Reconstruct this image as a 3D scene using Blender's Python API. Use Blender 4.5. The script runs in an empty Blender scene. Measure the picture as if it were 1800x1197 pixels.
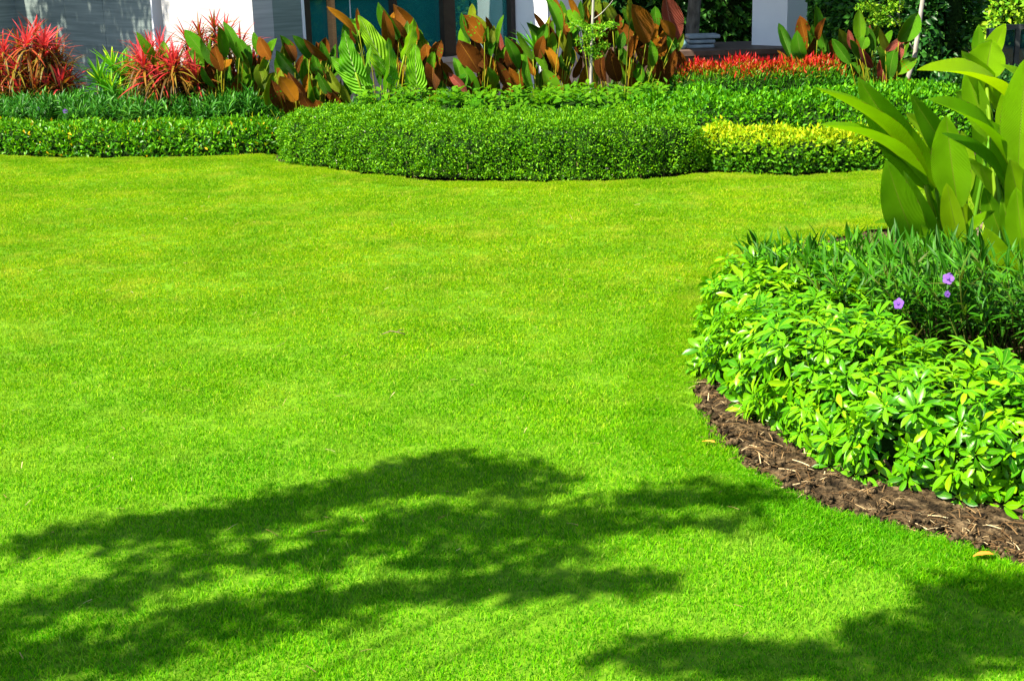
import bpy, math, random
import numpy as np
from mathutils import Vector, Matrix

R = math.radians
# ------------------------------------------------------------------ camera, world, sun, exposure
scene = bpy.context.scene
CAM_H, PITCH, ROLL, FPX = 1.8, R(15.7), R(-1.6), 2500.0
cam = bpy.data.cameras.new('camera'); cam.lens = 50; cam.sensor_width = 36; cam.clip_end = 800
cam_ob = bpy.data.objects.new('camera', cam); scene.collection.objects.link(cam_ob)
CAM_M = Matrix.Translation((0, 0, CAM_H)) @ Matrix.Rotation(R(90) - PITCH, 4, 'X') @ Matrix.Rotation(ROLL, 4, 'Z')
cam_ob.matrix_world = CAM_M
scene.camera = cam_ob

SUN_EL, SUN_AZ = R(54), math.atan2(-.80, -.60)          # azimuth measured from +Y towards +X
SUN = Vector((math.sin(SUN_AZ) * math.cos(SUN_EL), math.cos(SUN_AZ) * math.cos(SUN_EL), math.sin(SUN_EL)))
world = bpy.data.worlds.new('World'); scene.world = world; world.use_nodes = True
wn = world.node_tree.nodes; wl = world.node_tree.links
sky = wn.new('ShaderNodeTexSky'); sky.sky_type = 'NISHITA'; sky.sun_disc = False
sky.sun_elevation = SUN_EL; sky.sun_rotation = SUN_AZ % (2 * math.pi)
sky.air_density = 1.0; sky.dust_density = .6; sky.ozone_density = 1.0
wl.new(sky.outputs[0], wn['Background'].inputs[0]); wn['Background'].inputs[1].default_value = .08
sl = bpy.data.lights.new('sun', 'SUN'); sl.energy = 5.0; sl.angle = R(.53); sl.color = (1, .92, .77)
so = bpy.data.objects.new('sun', sl); scene.collection.objects.link(so)
so.rotation_euler = (-SUN).to_track_quat('-Z', 'Y').to_euler()
vs = scene.view_settings
vs.view_transform = 'Standard'; vs.look = 'None'; vs.gamma = 1; vs.use_curve_mapping = False; vs.exposure = 1.66
scene.cycles.max_bounces = 5; scene.cycles.transparent_max_bounces = 8
scene.cycles.transmission_bounces = 3; scene.cycles.diffuse_bounces = 2
scene.cycles.use_denoising = True

COL = scene.collection
rng = np.random.default_rng(7)
random.seed(7)

# ------------------------------------------------------------------ geometry helpers
def ray(px, py):
    v = Vector(((px - 900) / FPX, (598.5 - py) / FPX, -1))
    return CAM_M.to_3x3() @ v
def at(px, py, Y):
    d = ray(px, py); t = Y / d.y
    return Vector((d.x * t, Y, CAM_H + d.z * t))
def G(px, py, z=0.0):
    d = ray(px, py); t = (z - CAM_H) / d.z
    return Vector((d.x * t, d.y * t, z))
def nrm(a):
    return a / np.maximum(np.linalg.norm(a, axis=-1, keepdims=True), 1e-9)

class MB:
    """collects polygons; build() links them as ONE mesh object"""
    def __init__(self):
        self.v, self.f, self.uv, self.r, self.m, self.n = [], [], [], [], [], 0
    def add(self, v, f, uv=None, rnd=0.0, mat=0):
        v = np.asarray(v, float).reshape(-1, 3); k = len(v)
        self.v.append(v)
        self.f += [tuple(i + self.n for i in q) for q in f]
        self.uv.append(np.zeros((k, 2)) if uv is None else np.asarray(uv, float))
        self.r.append(np.full(k, rnd, float) if np.isscalar(rnd) else np.asarray(rnd, float))
        self.m += [mat] * len(f); self.n += k
        return self
    def box(self, x0, x1, y0, y1, z0, z1, mat=0, rnd=0., fr=None):
        c = np.array([(x, y, z) for z in (z0, z1) for y in (y0, y1) for x in (x0, x1)], float)
        if fr is not None:
            o, u, n = fr
            c = np.array([(o[0] + u[0] * a + n[0] * b, o[1] + u[1] * a + n[1] * b, z) for a, b, z in c])
        return self.add(c, [(0, 2, 3, 1), (4, 5, 7, 6), (0, 1, 5, 4), (2, 6, 7, 3), (0, 4, 6, 2), (1, 3, 7, 5)], None, rnd, mat)
    def tube(self, pts, rad, sides=7, mat=0, rnd=0., cap=True):
        P = np.array([tuple(p) for p in pts], float); n = len(P)
        rad = np.full(n, rad) if np.isscalar(rad) else np.asarray(rad, float)
        T = nrm(np.gradient(P, axis=0))
        ref = np.array((0, 0, 1.)) if abs(T[:, 2]).mean() < .8 else np.array((1., 0, 0))
        A = nrm(np.cross(T, ref)); B = np.cross(T, A)
        ang = np.arange(sides) * 2 * np.pi / sides
        V = P[:, None] + rad[:, None, None] * (A[:, None] * np.cos(ang)[None, :, None] + B[:, None] * np.sin(ang)[None, :, None])
        F = [(i * sides + j, i * sides + (j + 1) % sides, (i + 1) * sides + (j + 1) % sides, (i + 1) * sides + j)
             for i in range(n - 1) for j in range(sides)]
        if cap:
            F += [tuple(range(sides))[::-1], tuple((n - 1) * sides + j for j in range(sides))]
        uv = np.stack([np.tile(np.arange(sides) / sides, n), np.repeat(np.linspace(0, 1, n), sides)], 1)
        return self.add(V.reshape(-1, 3), F, uv, rnd, mat)
    def data(self, name, mats, smooth=True):
        return mesh_from(name, np.concatenate(self.v), self.f, np.concatenate(self.uv), np.concatenate(self.r), self.m, mats, smooth)
    def build(self, name, mats, parent=None, smooth=True):
        return link(name, self.data(name, mats, smooth), parent)

def mesh_from(name, V, F, UV, RND, M, mats, smooth=True):
    me = bpy.data.meshes.new(name)
    if isinstance(F, np.ndarray):
        k = F.shape[1]; nf = len(F)
        me.vertices.add(len(V)); me.vertices.foreach_set('co', np.ascontiguousarray(V, np.float32).ravel())
        me.loops.add(nf * k); me.loops.foreach_set('vertex_index', F.astype(np.int32).ravel())
        me.polygons.add(nf); me.polygons.foreach_set('loop_start', np.arange(nf, dtype=np.int32) * k)
        me.update(calc_edges=True)
    else:
        me.from_pydata(V.tolist(), [], F); me.update()
    if smooth: me.polygons.foreach_set('use_smooth', np.ones(len(me.polygons), bool))
    a = me.attributes.new('rnd', 'FLOAT', 'POINT'); a.data.foreach_set('value', np.asarray(RND, np.float32))
    a = me.attributes.new('luv', 'FLOAT_VECTOR', 'POINT')
    a.data.foreach_set('vector', np.concatenate([UV, np.zeros((len(UV), 1))], 1).astype(np.float32).ravel())
    for mt in (mats if isinstance(mats, (list, tuple)) else [mats]): me.materials.append(mt)
    if M is not None and max(M, default=0) > 0: me.polygons.foreach_set('material_index', np.array(M, np.int32))
    return me
def link(name, me, parent=None):
    o = bpy.data.objects.new(name, me); COL.objects.link(o)
    if parent is not None: o.parent = parent
    return o
def tag(o, label=None, cat=None, group=None, kind=None):
    if label: o['label'] = label
    if cat: o['category'] = cat
    if group: o['group'] = group
    if kind: o['kind'] = kind
    return o
def thing(name, label, cat, loc=(0, 0, 0), group=None):
    o = bpy.data.objects.new(name, None); COL.objects.link(o); o.location = loc; o.empty_display_size = .1
    return tag(o, label, cat, group)
def adopt(o, parent):
    """parent while keeping world-space vertex coordinates (parent only has a location)"""
    o.parent = parent; o.matrix_parent_inverse = Matrix.Translation(parent.location).inverted(); return o

def vnoise(P, freq, seed, octaves=3):
    r = np.random.default_rng(seed); out = np.zeros(len(P)); amp = 1.
    for _ in range(octaves):
        for _ in range(4):
            d = nrm(r.normal(size=P.shape[1])); out += amp * .5 * np.sin(P @ d * freq * r.uniform(.7, 1.4) * 6.28 + r.uniform(0, 6.28))
        freq *= 2.1; amp *= .5
    return out * .5

# ------------------------------------------------------------------ materials
def new_mat(name):
    m = bpy.data.materials.new(name); m.use_nodes = True
    nt = m.node_tree; nt.nodes.clear()
    out = nt.nodes.new('ShaderNodeOutputMaterial')
    return m, nt.nodes, nt.links, out
def ramp(N, stops):
    c = N.new('ShaderNodeValToRGB'); e = c.color_ramp.elements
    while len(e) < len(stops): e.new(.5)
    for i, (p, col) in enumerate(stops): e[i].position = p; e[i].color = (*col, 1)
    return c
def math_node(N, L, op, a, b=None, clamp=False):
    m = N.new('ShaderNodeMath'); m.operation = op; m.use_clamp = clamp
    for i, x in enumerate((a, b)):
        if x is None: continue
        if isinstance(x, (int, float)): m.inputs[i].default_value = x
        else: L.new(x, m.inputs[i])
    return m.outputs[0]
def mix_col(N, L, fac, a, b, mode='MIX'):
    m = N.new('ShaderNodeMix'); m.data_type = 'RGBA'; m.blend_type = mode
    for s, x in ((0, fac), (6, a), (7, b)):
        if isinstance(x, (int, float)): m.inputs[s].default_value = x
        elif isinstance(x, tuple): m.inputs[s].default_value = (*x, 1)
        else: L.new(x, m.inputs[s])
    return m.outputs[2]

def leaf_mat(name, stops, rough=.45, transl=.35, spec=.4, objk=.5, vein=None, vein_col=None, tcol=(1.35, 1.25, .5), blotch=.25):
    m, N, L, out = new_mat(name)
    at_ = N.new('ShaderNodeAttribute'); at_.attribute_name = 'rnd'
    oi = N.new('ShaderNodeObjectInfo')
    k = math_node(N, L, 'MULTIPLY', math_node(N, L, 'SUBTRACT', oi.outputs['Random'], .5), objk)
    val = math_node(N, L, 'ADD', at_.outputs['Fac'], k, True)
    rc = ramp(N, [(p_, (c_[0] * 1.25, c_[1] * 1.2, c_[2])) for p_, c_ in stops]); L.new(val, rc.inputs[0]); col = rc.outputs[0]
    nz = N.new('ShaderNodeTexNoise'); nz.inputs['Scale'].default_value = 9; nz.inputs['Detail'].default_value = 3
    geo = N.new('ShaderNodeNewGeometry'); L.new(geo.outputs['Position'], nz.inputs['Vector'])
    sh = math_node(N, L, 'ADD', math_node(N, L, 'MULTIPLY', nz.outputs[0], blotch * 2), 1 - blotch)
    sc = N.new('ShaderNodeCombineColor'); [L.new(sh, sc.inputs[i]) for i in range(3)]
    col = mix_col(N, L, 1., col, sc.outputs[0], 'MULTIPLY')
    bs = N.new('ShaderNodeBsdfPrincipled')
    if vein:
        la = N.new('ShaderNodeAttribute'); la.attribute_name = 'luv'
        sx = N.new('ShaderNodeSeparateXYZ'); L.new(la.outputs['Vector'], sx.inputs[0])
        au = math_node(N, L, 'ABSOLUTE', sx.outputs[0])
        freq, slant, wdt, mid = vein
        ph = math_node(N, L, 'MULTIPLY', math_node(N, L, 'SUBTRACT', sx.outputs[1], math_node(N, L, 'MULTIPLY', au, slant)), freq)
        fr = math_node(N, L, 'FRACT', ph)
        tri = math_node(N, L, 'ABSOLUTE', math_node(N, L, 'SUBTRACT', fr, .5))
        lat = math_node(N, L, 'LESS_THAN', tri, wdt)
        mr = math_node(N, L, 'LESS_THAN', au, mid)
        vf = math_node(N, L, 'MAXIMUM', math_node(N, L, 'MULTIPLY', lat, .6), mr)
        col = mix_col(N, L, vf, col, vein_col or (.3, .4, .08))
        n2 = N.new('ShaderNodeTexNoise'); n2.inputs['Scale'].default_value = 26; n2.inputs['Detail'].default_value = 4; L.new(geo.outputs['Position'], n2.inputs['Vector'])
        ed_ = math_node(N, L, 'ADD', math_node(N, L, 'POWER', au, 6.), math_node(N, L, 'MULTIPLY', n2.outputs[0], 1.6))
        ed_ = math_node(N, L, 'MULTIPLY', math_node(N, L, 'SUBTRACT', ed_, 1.72), 5., True)
        col = mix_col(N, L, math_node(N, L, 'MULTIPLY', ed_, .7), col, (.2, .13, .04))
        bp = N.new('ShaderNodeBump'); bp.inputs['Strength'].default_value = .8; bp.inputs['Distance'].default_value = .008
        L.new(math_node(N, L, 'SUBTRACT', math_node(N, L, 'SINE', math_node(N, L, 'MULTIPLY', ph, 6.283)), math_node(N, L, 'MULTIPLY', mr, 2.)), bp.inputs['Height'])
        L.new(bp.outputs[0], bs.inputs['Normal'])
    L.new(col, bs.inputs['Base Color']); bs.inputs['Roughness'].default_value = min(.7, rough * 1.2)
    bs.inputs['Specular IOR Level'].default_value = spec * .38
    tr = N.new('ShaderNodeBsdfTranslucent'); L.new(mix_col(N, L, 1., col, tcol, 'MULTIPLY'), tr.inputs[0])
    ms = N.new('ShaderNodeMixShader'); ms.inputs[0].default_value = transl
    L.new(bs.outputs[0], ms.inputs[1]); L.new(tr.outputs[0], ms.inputs[2]); L.new(ms.outputs[0], out.inputs[0])
    return m

def plain_mat(name, stops, scale=6., rough=.7, spec=.3, bump=.3, bdist=.01, stretch=(1, 1, 1), detail=6, metal=0.):
    m, N, L, out = new_mat(name)
    tc = N.new('ShaderNodeNewGeometry'); mp = N.new('ShaderNodeMapping'); mp.inputs['Scale'].default_value = stretch
    L.new(tc.outputs['Position'], mp.inputs[0])
    nz = N.new('ShaderNodeTexNoise'); nz.inputs['Scale'].default_value = scale; nz.inputs['Detail'].default_value = detail
    L.new(mp.outputs[0], nz.inputs['Vector'])
    rc = ramp(N, stops); L.new(nz.outputs[0], rc.inputs[0])
    bs = N.new('ShaderNodeBsdfPrincipled'); L.new(rc.outputs[0], bs.inputs['Base Color'])
    bs.inputs['Roughness'].default_value = rough; bs.inputs['Specular IOR Level'].default_value = spec; bs.inputs['Metallic'].default_value = metal
    if bump:
        bp = N.new('ShaderNodeBump'); bp.inputs['Strength'].default_value = bump; bp.inputs['Distance'].default_value = bdist
        L.new(nz.outputs[0], bp.inputs['Height']); L.new(bp.outputs[0], bs.inputs['Normal'])
    L.new(bs.outputs[0], out.inputs[0])
    return m

def grass_mat(name, transl):
    m, N, L, out = new_mat(name)
    geo = N.new('ShaderNodeNewGeometry')
    def noise(scale, det, st=(1, 1, 1)):
        mp = N.new('ShaderNodeMapping'); mp.inputs['Scale'].default_value = st; L.new(geo.outputs['Position'], mp.inputs[0])
        n = N.new('ShaderNodeTexNoise'); n.inputs['Scale'].default_value = scale; n.inputs['Detail'].default_value = det
        L.new(mp.outputs[0], n.inputs['Vector']); return n.outputs[0]
    at_ = N.new('ShaderNodeAttribute'); at_.attribute_name = 'rnd'
    r1 = ramp(N, [(0, (.035, .17, .001)), (.3, (.09, .3, .001)), (.5, (.135, .37, .001)), (.8, (.21, .45, .002)), (.93, (.30, .48, .008)), (1, (.44, .48, .1))])
    L.new(at_.outputs['Fac'], r1.inputs[0])
    big = ramp(N, [(.36, (.72, .86, .8)), (.64, (1.14, 1.06, 1.05))]); L.new(noise(1.5, 6, (1, 1, 1)), big.inputs[0])
    col = mix_col(N, L, 1., r1.outputs[0], big.outputs[0], 'MULTIPLY')
    dry = ramp(N, [(.52, (0, 0, 0)), (.7, (1, 1, 1))]); L.new(noise(3.6, 7, (1, 1, 1)), dry.inputs[0])
    dn = N.new('ShaderNodeSeparateColor'); L.new(dry.outputs[0], dn.inputs[0])
    col = mix_col(N, L, math_node(N, L, 'MULTIPLY', dn.outputs[0], .3), col, (.38, .47, .06))
    sy = N.new('ShaderNodeSeparateXYZ'); L.new(geo.outputs['Position'], sy.inputs[0])      # the tree shadow's green put into the near colour; far lawn yellower
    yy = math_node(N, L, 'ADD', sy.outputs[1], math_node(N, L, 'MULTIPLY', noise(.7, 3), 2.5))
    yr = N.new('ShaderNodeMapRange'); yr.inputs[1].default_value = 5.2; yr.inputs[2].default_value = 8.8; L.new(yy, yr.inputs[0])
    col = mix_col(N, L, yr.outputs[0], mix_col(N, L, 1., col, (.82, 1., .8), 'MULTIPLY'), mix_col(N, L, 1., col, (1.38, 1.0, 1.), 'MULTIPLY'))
    bs = N.new('ShaderNodeBsdfPrincipled'); L.new(col, bs.inputs['Base Color'])
    bs.inputs['Roughness'].default_value = .6; bs.inputs['Specular IOR Level'].default_value = .06
    tr = N.new('ShaderNodeBsdfTranslucent'); L.new(mix_col(N, L, 1., col, (1.35, 1.35, .3), 'MULTIPLY'), tr.inputs[0])
    ms = N.new('ShaderNodeMixShader'); ms.inputs[0].default_value = transl
    L.new(bs.outputs[0], ms.inputs[1]); L.new(tr.outputs[0], ms.inputs[2]); L.new(ms.outputs[0], out.inputs[0])
    return m

M = {}
M['grass'] = grass_mat('grass_blades', .4)
M['turf'] = plain_mat('turf', [(.3, (.06, .15, .004)), (.7, (.12, .25, .006))], 30, .9, .1, .6, .02)
M['soil'] = plain_mat('soil', [(.34, (.010, .007, .0035)), (.51, (.052, .035, .017)), (.71, (.17, .118, .06))], 26, .95, .1, 1., .05, detail=10)
M['straw'] = leaf_mat('straw', [(0, (.05, .028, .014)), (.5, (.13, .08, .04)), (.85, (.28, .19, .1)), (1, (.45, .37, .24))], .8, .1, .1)
M['twig'] = plain_mat('twig_bark', [(.3, (.05, .035, .018)), (.7, (.14, .1, .055))], 40, .85, .1, .4, .004)
M['core'] = plain_mat('inner_shade_fill', [(.3, (.006, .02, .003)), (.7, (.018, .045, .007))], 30, .9, .05, 1., .03)  # hedge filling for branches, with inner shade put into its dark green
M['bark'] = plain_mat('grey_bark', [(.3, (.06, .05, .04)), (.7, (.2, .175, .14))], 18, .9, .1, .8, .02, (1, 1, .35))
M['pale_bark'] = plain_mat('pale_bark', [(.3, (.22, .2, .16)), (.7, (.46, .43, .36))], 25, .85, .1, .4, .008, (1, 1, .3))
g = lambda *c: tuple(c)
M['center_leaf'] = leaf_mat('small_hedge_leaf', [(0, g(.028, .125, .001)), (.5, g(.085, .26, .002)), (.85, g(.17, .37, .004)), (.985, g(.25, .43, .015)), (1, g(.3, .2, .08))], .4, .3, .4)
M['ficus_leaf'] = leaf_mat('glossy_hedge_leaf', [(0, g(.018, .10, .002)), (.55, g(.055, .22, .003)), (.94, g(.13, .32, .005)), (.975, g(.2, .34, .01)), (.983, g(.5, .36, .01)), (1, g(.55, .32, .01))], .3, .28, .55, objk=0)
M['dark_ruellia'] = leaf_mat('narrow_dark_leaf', [(0, g(.008, .06, .005)), (.6, g(.022, .13, .007)), (1, g(.07, .22, .02))], .35, .25, .5)
M['ruellia_leaf'] = leaf_mat('ruellia_leaf', [(0, g(.007, .05, .001)), (.5, g(.02, .125, .0015)), (.85, g(.055, .21, .003)), (1, g(.06, .09, .012))], .38, .3, .45, vein=(0.001, 0, .0, .12), vein_col=(.09, .22, .03))
M['schefflera_leaf'] = leaf_mat('umbrella_leaf', [(0, g(.014, .11, .001)), (.35, g(.055, .23, .001)), (.75, g(.13, .35, .002)), (1, g(.21, .42, .004))], .25, .33, .55, objk=.45, vein=(0.001, 0, .0, .05), vein_col=(.24, .44, .05))
M['clero_leaf'] = leaf_mat('oval_shrub_leaf', [(0, g(.02, .13, .002)), (.5, g(.07, .29, .003)), (1, g(.16, .42, .007))], .32, .3, .5, vein=(5, .5, .05, .05), vein_col=(.13, .33, .04))
M['bush_leaf'] = leaf_mat('bush_leaf', [(0, g(.024, .13, .001)), (.5, g(.075, .27, .002)), (1, g(.18, .40, .005))], .4, .3, .4)
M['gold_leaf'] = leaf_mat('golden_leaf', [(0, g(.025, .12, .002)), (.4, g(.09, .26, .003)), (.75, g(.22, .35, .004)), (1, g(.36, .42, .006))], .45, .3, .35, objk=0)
M['red_leaf'] = leaf_mat('red_tip_leaf', [(0, g(.018, .12, .003)), (.45, g(.07, .25, .005)), (.6, g(.24, .07, .005)), (.78, g(.36, .012, .006)), (1, g(.42, .012, .02))], .3, .25, .55, objk=0, tcol=(1.3, .9, .5))
M['wall_leaf'] = leaf_mat('dark_hedge_leaf', [(0, g(.006, .04, .008)), (.6, g(.016, .085, .012)), (1, g(.05, .17, .02))], .3, .25, .55)
M['bright_leaf'] = leaf_mat('light_foliage', [(0, g(.05, .2, .008)), (.5, g(.13, .34, .012)), (1, g(.3, .46, .03))], .45, .4, .3)
M['tree_leaf'] = leaf_mat('tree_leaf', [(0, g(.012, .07, .006)), (.6, g(.04, .16, .01)), (1, g(.1, .26, .02))], .4, .3, .4)
M['cordy_leaf'] = leaf_mat('cordyline_leaf', [(0, g(.035, .03, .008)), (.25, g(.10, .055, .010)), (.45, g(.15, .13, .012)), (.62, g(.22, .06, .015)), (.78, g(.36, .018, .03)), (1, g(.46, .06, .08))], .35, .3, .45, objk=.55, tcol=(1.3, .8, .6))
M['palm_leaf'] = leaf_mat('green_strap_leaf', [(0, g(.01, .075, .006)), (.5, g(.04, .21, .008)), (.9, g(.14, .38, .014)), (1, g(.36, .52, .015))], .35, .3, .45, objk=.2)
M['cala_green'] = leaf_mat('calathea_green', [(0, g(.03, .17, .002)), (.5, g(.075, .30, .003)), (1, g(.17, .42, .006))], .38, .28, .45, objk=.9, vein=(22, .35, .10, .05), vein_col=(.17, .36, .03))
M['cala_rust'] = leaf_mat('calathea_rust_underside', [(0, g(.07, .016, .003)), (.35, g(.14, .038, .003)), (.7, g(.23, .072, .003)), (.9, g(.32, .12, .004)), (1, g(.46, .2, .005))], .5, .22, .3, objk=1., vein=(22, .35, .10, .04), vein_col=(.36, .15, .015), tcol=(1.5, 1.0, .3))
M['cala_olive'] = leaf_mat('calathea_olive', [(0, g(.12, .24, .006)), (1, g(.30, .40, .012))], .45, .4, .35, objk=.8, vein=(22, .35, .10, .05), vein_col=(.34, .42, .04))
M['cala_pink'] = leaf_mat('calathea_red', [(0, g(.24, .035, .018)), (1, g(.40, .09, .06))], .4, .2, .4, objk=.8, vein=(22, .35, .10, .05), vein_col=(.62, .22, .16), tcol=(1.3, .8, .5))
M['cala_stem'] = leaf_mat('yellow_green_stem', [(0, g(.08, .15, .006)), (.6, g(.2, .22, .01)), (1, g(.26, .18, .01))], .45, .15, .35, objk=1.)
M['aloc_leaf'] = leaf_mat('elephant_ear_leaf', [(0, g(.05, .22, .004)), (.5, g(.11, .35, .006)), (1, g(.23, .48, .012))], .3, .3, .5, objk=.9, vein=(7, .55, .045, .035), vein_col=(.36, .5, .16))
M['heli_leaf'] = leaf_mat('heliconia_leaf', [(0, g(.06, .26, .001)), (.4, g(.165, .44, .001)), (1, g(.31, .56, .001))],   .4, .3, .3, objk=.9, vein=(38, .35, .09, .035), vein_col=(.27, .46, .02), tcol=(1.35, 1.25, .3))
M['heli_stem'] = leaf_mat('heliconia_stem', [(0, g(.05, .17, .004)), (1, g(.15, .24, .008))], .4, .15, .4, objk=1.)
M['petal'] = leaf_mat('violet_petal', [(0, g(.14, .06, .42)), (1, g(.22, .11, .5))], .5, .35, .2, objk=.5, tcol=(1.1, .9, 1.1))
M['orange_leaf'] = leaf_mat('orange_dead_leaf', [(0, g(.5, .14, .02)), (1, g(.62, .28, .05))], .6, .15, .2)
def stone_mat(name, lo, hi, rough=.35):
    m, N, L, out = new_mat(name)
    geo = N.new('ShaderNodeNewGeometry'); mp = N.new('ShaderNodeMapping'); mp.inputs['Scale'].default_value = (.6, .6, 14)
    L.new(geo.outputs['Position'], mp.inputs[0])
    nz = N.new('ShaderNodeTexNoise'); nz.inputs['Scale'].default_value = 2.2; nz.inputs['Detail'].default_value = 8; nz.inputs['Distortion'].default_value = .4
    L.new(mp.outputs[0], nz.inputs['Vector'])
    rc = ramp(N, [(.3, lo), (.68, hi)]); L.new(nz.outputs[0], rc.inputs[0])
    bs = N.new('ShaderNodeBsdfPrincipled'); L.new(rc.outputs[0], bs.inputs['Base Color'])
    bs.inputs['Roughness'].default_value = rough; L.new(bs.outputs[0], out.inputs[0]); return m
M['stone'] = stone_mat('veined_stone', (.12, .16, .15), (.235, .285, .265))
M['white_stone'] = stone_mat('white_veined_stone', (.33, .33, .325), (.47, .465, .455), .5)
M['white'] = plain_mat('white_render', [(.3, (.76, .77, .78)), (.7, (.82, .82, .82))], 5, .7, .2, .1, .002)
M['plinth'] = plain_mat('pinkish_stone', [(.3, (.42, .34, .3)), (.7, (.56, .47, .42))], 8, .6, .3, .2, .004)
M['dark_frame'] = plain_mat('dark_brown_metal', [(.3, (.02, .012, .009)), (.7, (.035, .022, .015))], 12, .4, .4, .1, .002)
M['wood'] = plain_mat('orange_wood', [(.3, (.36, .16, .055)), (.7, (.5, .25, .1))], 14, .45, .4, .2, .003, (1, 1, 6))
M['fascia'] = plain_mat('terrace_fascia', [(.3, (.06, .034, .022)), (.7, (.1, .06, .042))], 10, .6, .3, .2, .004)
M['interior'] = plain_mat('interior_wall', [(.3, (.05, .17, .17)), (.7, (.08, .22, .21))], 3, .8, .2, 0)
M['curtain'] = plain_mat('pale_curtain', [(.3, (.5, .66, .66)), (.7, (.62, .76, .75))], 20, .8, .1, .4, .02, (8, 8, .2))
M['slab'] = plain_mat('blue_grey_slab', [(.3, (.16, .2, .22)), (.7, (.3, .35, .37))], 9, .6, .3, .3, .006)
M['char'] = plain_mat('dark_grey_metal', [(.3, (.03, .036, .036)), (.7, (.06, .068, .066))], 8, .4, .5, .1, .002)
M['ball'] = plain_mat('pale_teal_glaze', [(.3, (.16, .32, .34)), (.7, (.26, .44, .46))], 6, .25, .5, .05, .002)
M['log'] = plain_mat('weathered_wood', [(.3, (.05, .035, .02)), (.55, (.2, .15, .09)), (.75, (.4, .36, .3))], 12, .9, .15, 1., .03, (1, 3, 3))
def glass_mat(name, tint, reflect=.12):
    m, N, L, out = new_mat(name)
    tr = N.new('ShaderNodeBsdfTransparent'); tr.inputs[0].default_value = (*tint, 1)
    gl = N.new('ShaderNodeBsdfGlossy'); gl.inputs['Roughness'].default_value = .02; gl.inputs[0].default_value = (.75, .95, .92, 1)
    fr = N.new('ShaderNodeFresnel'); fr.inputs[0].default_value = 1.4
    f = math_node(N, L, 'ADD', fr.outputs[0], reflect, True)
    ms = N.new('ShaderNodeMixShader'); L.new(f, ms.inputs[0]); L.new(tr.outputs[0], ms.inputs[1]); L.new(gl.outputs[0], ms.inputs[2])
    df = N.new('ShaderNodeBsdfDiffuse'); df.inputs[0].default_value = (tint[0] * .12, tint[1] * .6, tint[2] * .66, 1)
    m2 = N.new('ShaderNodeMixShader'); m2.inputs[0].default_value = .38; L.new(ms.outputs[0], m2.inputs[1]); L.new(df.outputs[0], m2.inputs[2])
    L.new(m2.outputs[0], out.inputs[0]); return m
M['glass'] = glass_mat('teal_glass', (.14, .5, .46), -.01)
M['smoke_glass'] = glass_mat('smoked_glass', (.1, .13, .13), .2)

# ------------------------------------------------------------------ ground and lawn
mb = MB(); n = 24
xs = np.concatenate([[-400, -60], np.linspace(-12, 14, n), [60, 400]]); ys = np.concatenate([[-400, -60], np.linspace(-6, 30, n), [80, 500]])
V = np.array([(x, y, 0.) for y in ys for x in xs]); k = len(xs)
mb.add(V, [(j * k + i, j * k + i + 1, (j + 1) * k + i + 1, (j + 1) * k + i) for j in range(len(ys) - 1) for i in range(k - 1)])
tag(mb.build('ground', M['soil']), kind='structure')

LZ = .028
edge_back = [(-260, 283), (0, 281), (120, 285), (260, 284), (400, 281), (468, 279), (490, 290), (560, 303), (640, 313), (750, 325), (850, 328), (1000, 328), (1160, 322), (1250, 313), (1400, 317), (1550, 308), (1700, 300), (2000, 296)]
edge_bed = [(2000, 404), (1800, 404), (1700, 404), (1560, 408), (1440, 430), (1360, 458), (1290, 505), (1250, 560), (1229, 620), (1221, 690), (1229, 750), (1262, 798), (1330, 847), (1440, 904), (1600, 952), (1700, 980), (1800, 1012), (1960, 1068)]
def smooth_poly(pts, sub=6, wob=.008, seed=0):
    P = np.array([tuple(p)[:2] for p in pts]); out = []; r = np.random.default_rng(seed)
    for i in range(len(P) - 1):
        p0, p1, p2, p3 = P[max(i - 1, 0)], P[i], P[i + 1], P[min(i + 2, len(P) - 1)]
        for s in range(sub):
            t = s / sub
            out.append(.5 * (2 * p1 + (p2 - p0) * t + (2 * p0 - 5 * p1 + 4 * p2 - p3) * t * t + (3 * p1 - p0 - 3 * p2 + p3) * t ** 3))
    out.append(P[-1]); out = np.array(out)
    return out + r.normal(size=out.shape) * wob
eb = smooth_poly([G(*p) for p in edge_back], 6, .01, 1)
ed = smooth_poly([G(*p) for p in edge_bed], 8, .008, 2)
poly = np.concatenate([eb, ed, [(3.2, 2.2), (3.2, -2), (-7, -2), (-7, 12.4)]])
def inside(P, poly):
    x, y = P[:, 0], P[:, 1]; c = np.zeros(len(P), bool); j = len(poly) - 1
    for i in range(len(poly)):
        xi, yi = poly[i]; xj, yj = poly[j]
        m_ = ((yi > y) != (yj > y)) & (x < (xj - xi) * (y - yi) / (yj - yi + 1e-12) + xi)
        c ^= m_; j = i
    return c
mb = MB(); k = len(poly)
mb.add(np.concatenate([np.c_[poly, np.full(k, LZ)]]), [tuple(range(k))[::-1]], mat=0)
mb.add(np.concatenate([np.c_[poly, np.full(k, LZ)], np.c_[poly, np.full(k, -.02)]]), [(i, (i + 1) % k, k + (i + 1) % k, k + i) for i in range(k)], mat=1)
tag(mb.build('lawn', [M['turf'], M['soil']], smooth=False), kind='structure')

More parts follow.
